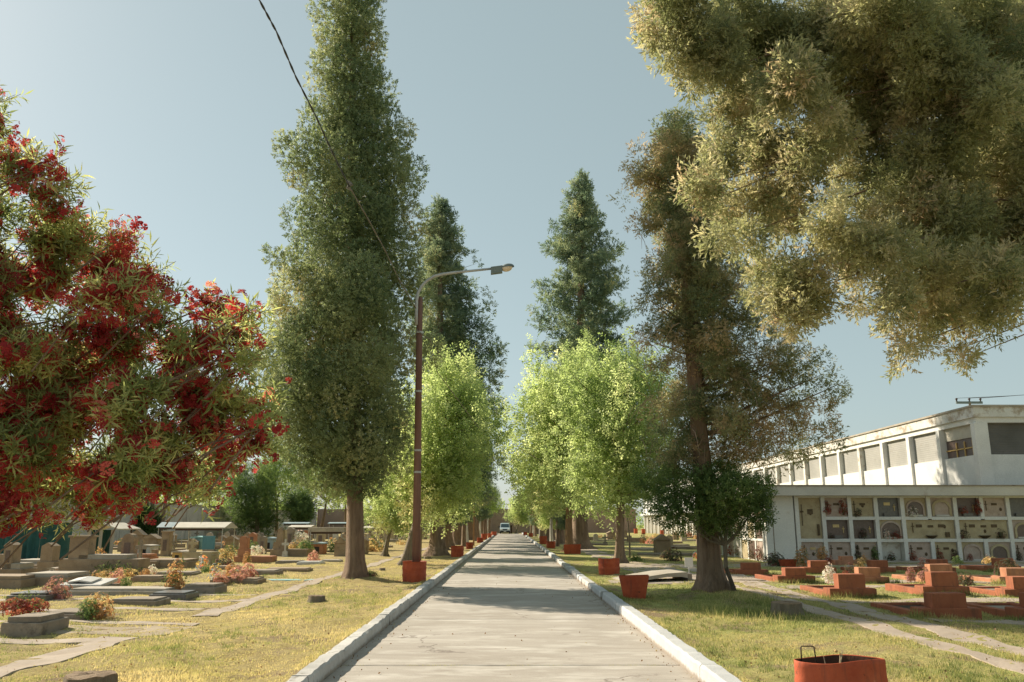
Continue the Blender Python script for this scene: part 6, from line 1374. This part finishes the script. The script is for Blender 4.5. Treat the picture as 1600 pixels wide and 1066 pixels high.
q = G(799, 834, RZ); o = MB().tube([(0, 0, 0), (0, 0, 1.35)], [.14, .12], 8); o.lathe([(.2, 1.2), (.22, 1.3), (.12, 1.42), (.01, 1.45)], 0, 0, 10); o = o.build('bollard', M_iron, None); o.location = (q[0], q[1] + 1, RZ); tag(o, 'dark bollard standing between the two vans', 'bollard')
q = G(805, 833.5, RZ); o = MB().box(-.8, .8, 0, .8, 0, .85, bev=.1).build('dark_cuboid', M_iron, None); o.location = (q[0], q[1] + 3, RZ); tag(o, 'low dark crate beside the white van', 'cuboid')  # plain dark box filling the low dark area by the white van

# ------------------------------------------------------------------ grass
gg = np.random.default_rng(21)
def blades(n, x0, x1, y0, y1, hmin, hmax, wd, pexp=1.0, dry=0.0, cond=None):
    x = gg.uniform(x0, x1, n); y = y0 + (y1 - y0) * gg.random(n) ** pexp
    # thin where paths run
    dens = .42 + .50 * np.sin(x * 1.9 + 2 * np.sin(y * .8)) * np.sin(y * 1.6 + x * .5) + gg.normal(0, .3, n); k = dens > .12
    on = lambda a, b: (x > a) & (x < b)
    k &= ~(on(-6.02, -5.5) & ((y < 12.9) | (y > 15.8))); k &= ~on(5.76, 6.14); k &= ~on(6.56, 7.06); k &= ~((x > -2.37) & (x < 2.42))
    for yy in YROW: k &= ~((x < -5.6) & (np.abs(y - yy) < .15))
    k &= ~((x < -5.2) & (y > 13.2) & (y < 14.3) & (gg.random(n) < .85))
    if cond is not None: k &= cond(x, y)
    x = x[k]; y = y[k]; n = len(x); z = gz(x, y)
    a = gg.uniform(0, 2 * math.pi, n); h = gg.uniform(hmin, hmax, n) * (.75 + .35 * np.sin(x * 2.3 + y * 1.1)); ln = gg.uniform(.1, .8, n) * h; b = gg.uniform(0, 2 * math.pi, n); wd = wd * gg.uniform(.7, 1.3, n)
    v = np.empty((n, 3, 3)); v[:, 0] = np.stack([x - np.cos(a) * wd, y - np.sin(a) * wd, z - .01], -1); v[:, 1] = np.stack([x + np.cos(a) * wd, y + np.sin(a) * wd, z - .01], -1); v[:, 2] = np.stack([x + np.cos(b) * ln, y + np.sin(b) * ln, z + h], -1)
    dryness = .46 + dry - .22 * (np.sin(x * .55 + y * .9 + 1.8 * np.sin(x * .8)) > .55) * (gg.random(n) < .8) + .24 * np.sin(x * .9 + 1.4 * np.sin(y * .6)) * np.sin(y * .8 + 1.1) + .12 * np.sin(x * 3.1 + y * 2.2) + gg.normal(0, .15, n)
    return v.reshape(-1, 3), np.repeat(np.clip(dryness, 0, 1), 3)
P_ = []
P_.append(blades(135000, -9.5, -2.36, 8.2, 20, .015, .045, .0054, 1.5, .30))
P_.append(blades(45000, -16, -2.36, 18, 40, .02, .055, .009, 1.2, .28))
P_.append(blades(135000, 2.42, 9.5, 6.2, 20, .02, .055, .0054, 1.4, .12))
P_.append(blades(45000, 2.42, 18, 18, 40, .02, .06, .009, 1.2, .06))
P_.append(blades(9000, 3.6, 7.5, 13.5, 19, .08, .20, .006, 1.0, -.15, lambda x, y: (x < 5.6) & (np.hypot(x - rt[0] - .6, y - rt[1] + 2.5) < 2.6)))
P_.append(blades(2600, 3.4, 6.0, 9, 17, .10, .22, .004, 1.0, .5, lambda x, y: np.abs(y - 15.0 - .25 * np.sin(x * 4)) < .3))
P_.append(blades(3500, 2.40, 2.56, 6, 30, .03, .09, .006, 1.0, .1)); P_.append(blades(3500, -2.50, -2.35, 8, 30, .03, .08, .006, 1.0, .3))
# tufts round tombs on the right
for (x, y) in gpos[:14]: P_.append(blades(700, x - .8, x + .8, y - .25, y + .05, .06, .18, .006, 1.0, -.1))
# coarse tufts, standing in loose drifts
tx = np.concatenate([gg.uniform(-8.5, -2.6, 2600), gg.uniform(2.6, 8.5, 2600)]); ty = 7.5 + 20 * gg.random(5200) ** 1.3
dr_ = np.sin(tx * 1.1 + 1.5 * np.sin(ty * .5)) * np.sin(ty * .9 - tx * .7) + gg.normal(0, .25, 5200); kk = (dr_ > .25) & ~((np.abs(tx + 5.78) < .35)) & ~((tx > 5.6) & (tx < 7.2)); tx = tx[kk]; ty = ty[kk]
n = len(tx) * 14; x = np.repeat(tx, 14) + gg.normal(0, .035, n); y = np.repeat(ty, 14) + gg.normal(0, .035, n); a = gg.uniform(0, 6.28, n); b = gg.uniform(0, 6.28, n); h = gg.uniform(.03, .085, n); z = gz(x, y)
v = np.empty((n, 3, 3)); v[:, 0] = np.stack([x - np.cos(a) * .005, y - np.sin(a) * .005, z - .02], -1); v[:, 1] = np.stack([x + np.cos(a) * .005, y + np.sin(a) * .005, z - .02], -1); v[:, 2] = np.stack([x + np.cos(b) * h * .7, y + np.sin(b) * h * .7, z + h], -1)
P_.append((v.reshape(-1, 3), np.repeat(np.clip(np.where(x < 0, .26, .10) + gg.normal(0, .16, n), 0, 1), 3)))
V_ = np.concatenate([p[0] for p in P_]); A_ = np.concatenate([p[1] for p in P_])
me = mesh_np('grass', V_, np.arange(len(V_)).reshape(-1, 3), A_); tag(link('grass', me, None, M_grass), 'short dry grass covering the lawns beside the road', 'grass', kind='stuff')
# weeds in the slab joint
n = 420; x = gg.uniform(XL, XR, n); y = 11.0 + gg.normal(0, .012, n); x = x[np.sin(x * 5) > -.2]; y = y[:len(x)]; n = len(x)
v = np.empty((n, 3, 3)); a = gg.uniform(0, 6.28, n); v[:, 0] = np.stack([x - .004, y, np.full(n, RZ - .03)], -1); v[:, 1] = np.stack([x + .004, y, np.full(n, RZ - .03)], -1); v[:, 2] = np.stack([x + .01 * np.cos(a), y + .01 * np.sin(a), np.full(n, RZ + .004) + gg.uniform(0, .012, n)], -1)
me = mesh_np('joint_weeds', v.reshape(-1, 3), np.arange(3 * n).reshape(-1, 3), np.full(3 * n, .6)); tag(link('joint_weeds', me, None, M_grass), 'tiny weeds growing along the nearest joint of the concrete road', 'weeds', kind='stuff')
# fallen leaves and clods
n = 2600; x = np.concatenate([gg.uniform(-9, -2.4, n // 2), gg.uniform(2.45, 9, n - n // 2)]); y = 7 + 22 * gg.random(n) ** 1.4; z = gz(x, y) + .022
f_ = Fol(); f_.scatter([t_leaves(1, 1, .7, 80, seed=3)], np.stack([x, y, z], -1), gg.normal(0, 1, (n, 3)), .030 * gg.uniform(.5, 1.4, n), gg.uniform(.3, 1, n), gg)
m = 520; sd_ = gg.random(m) < .6; x = np.where(sd_, XR - np.abs(gg.normal(0, .16, m)), XL + np.abs(gg.normal(0, .16, m))); x[:90] = gg.uniform(XL, XR, 90); y = 8 + 30 * gg.random(m) ** 1.5
f_.scatter([t_leaves(1, 1, .7, 80, seed=3)], np.stack([x, y, np.full(m, RZ + .006)], -1), gg.normal(0, .3, (m, 3)) + np.array([0, 1, 0]), .024 * gg.uniform(.5, 1.4, m), gg.uniform(.2, 1, m), gg)
tag(f_.build('fallen_leaves', leafmat('dead_leaves', [(0, (.14, .08, .04)), (.8, (.2, .12, .06)), (1, (.4, .34, .2))], .2)), 'scattered dead leaves on the lawns', 'leaves', kind='stuff')
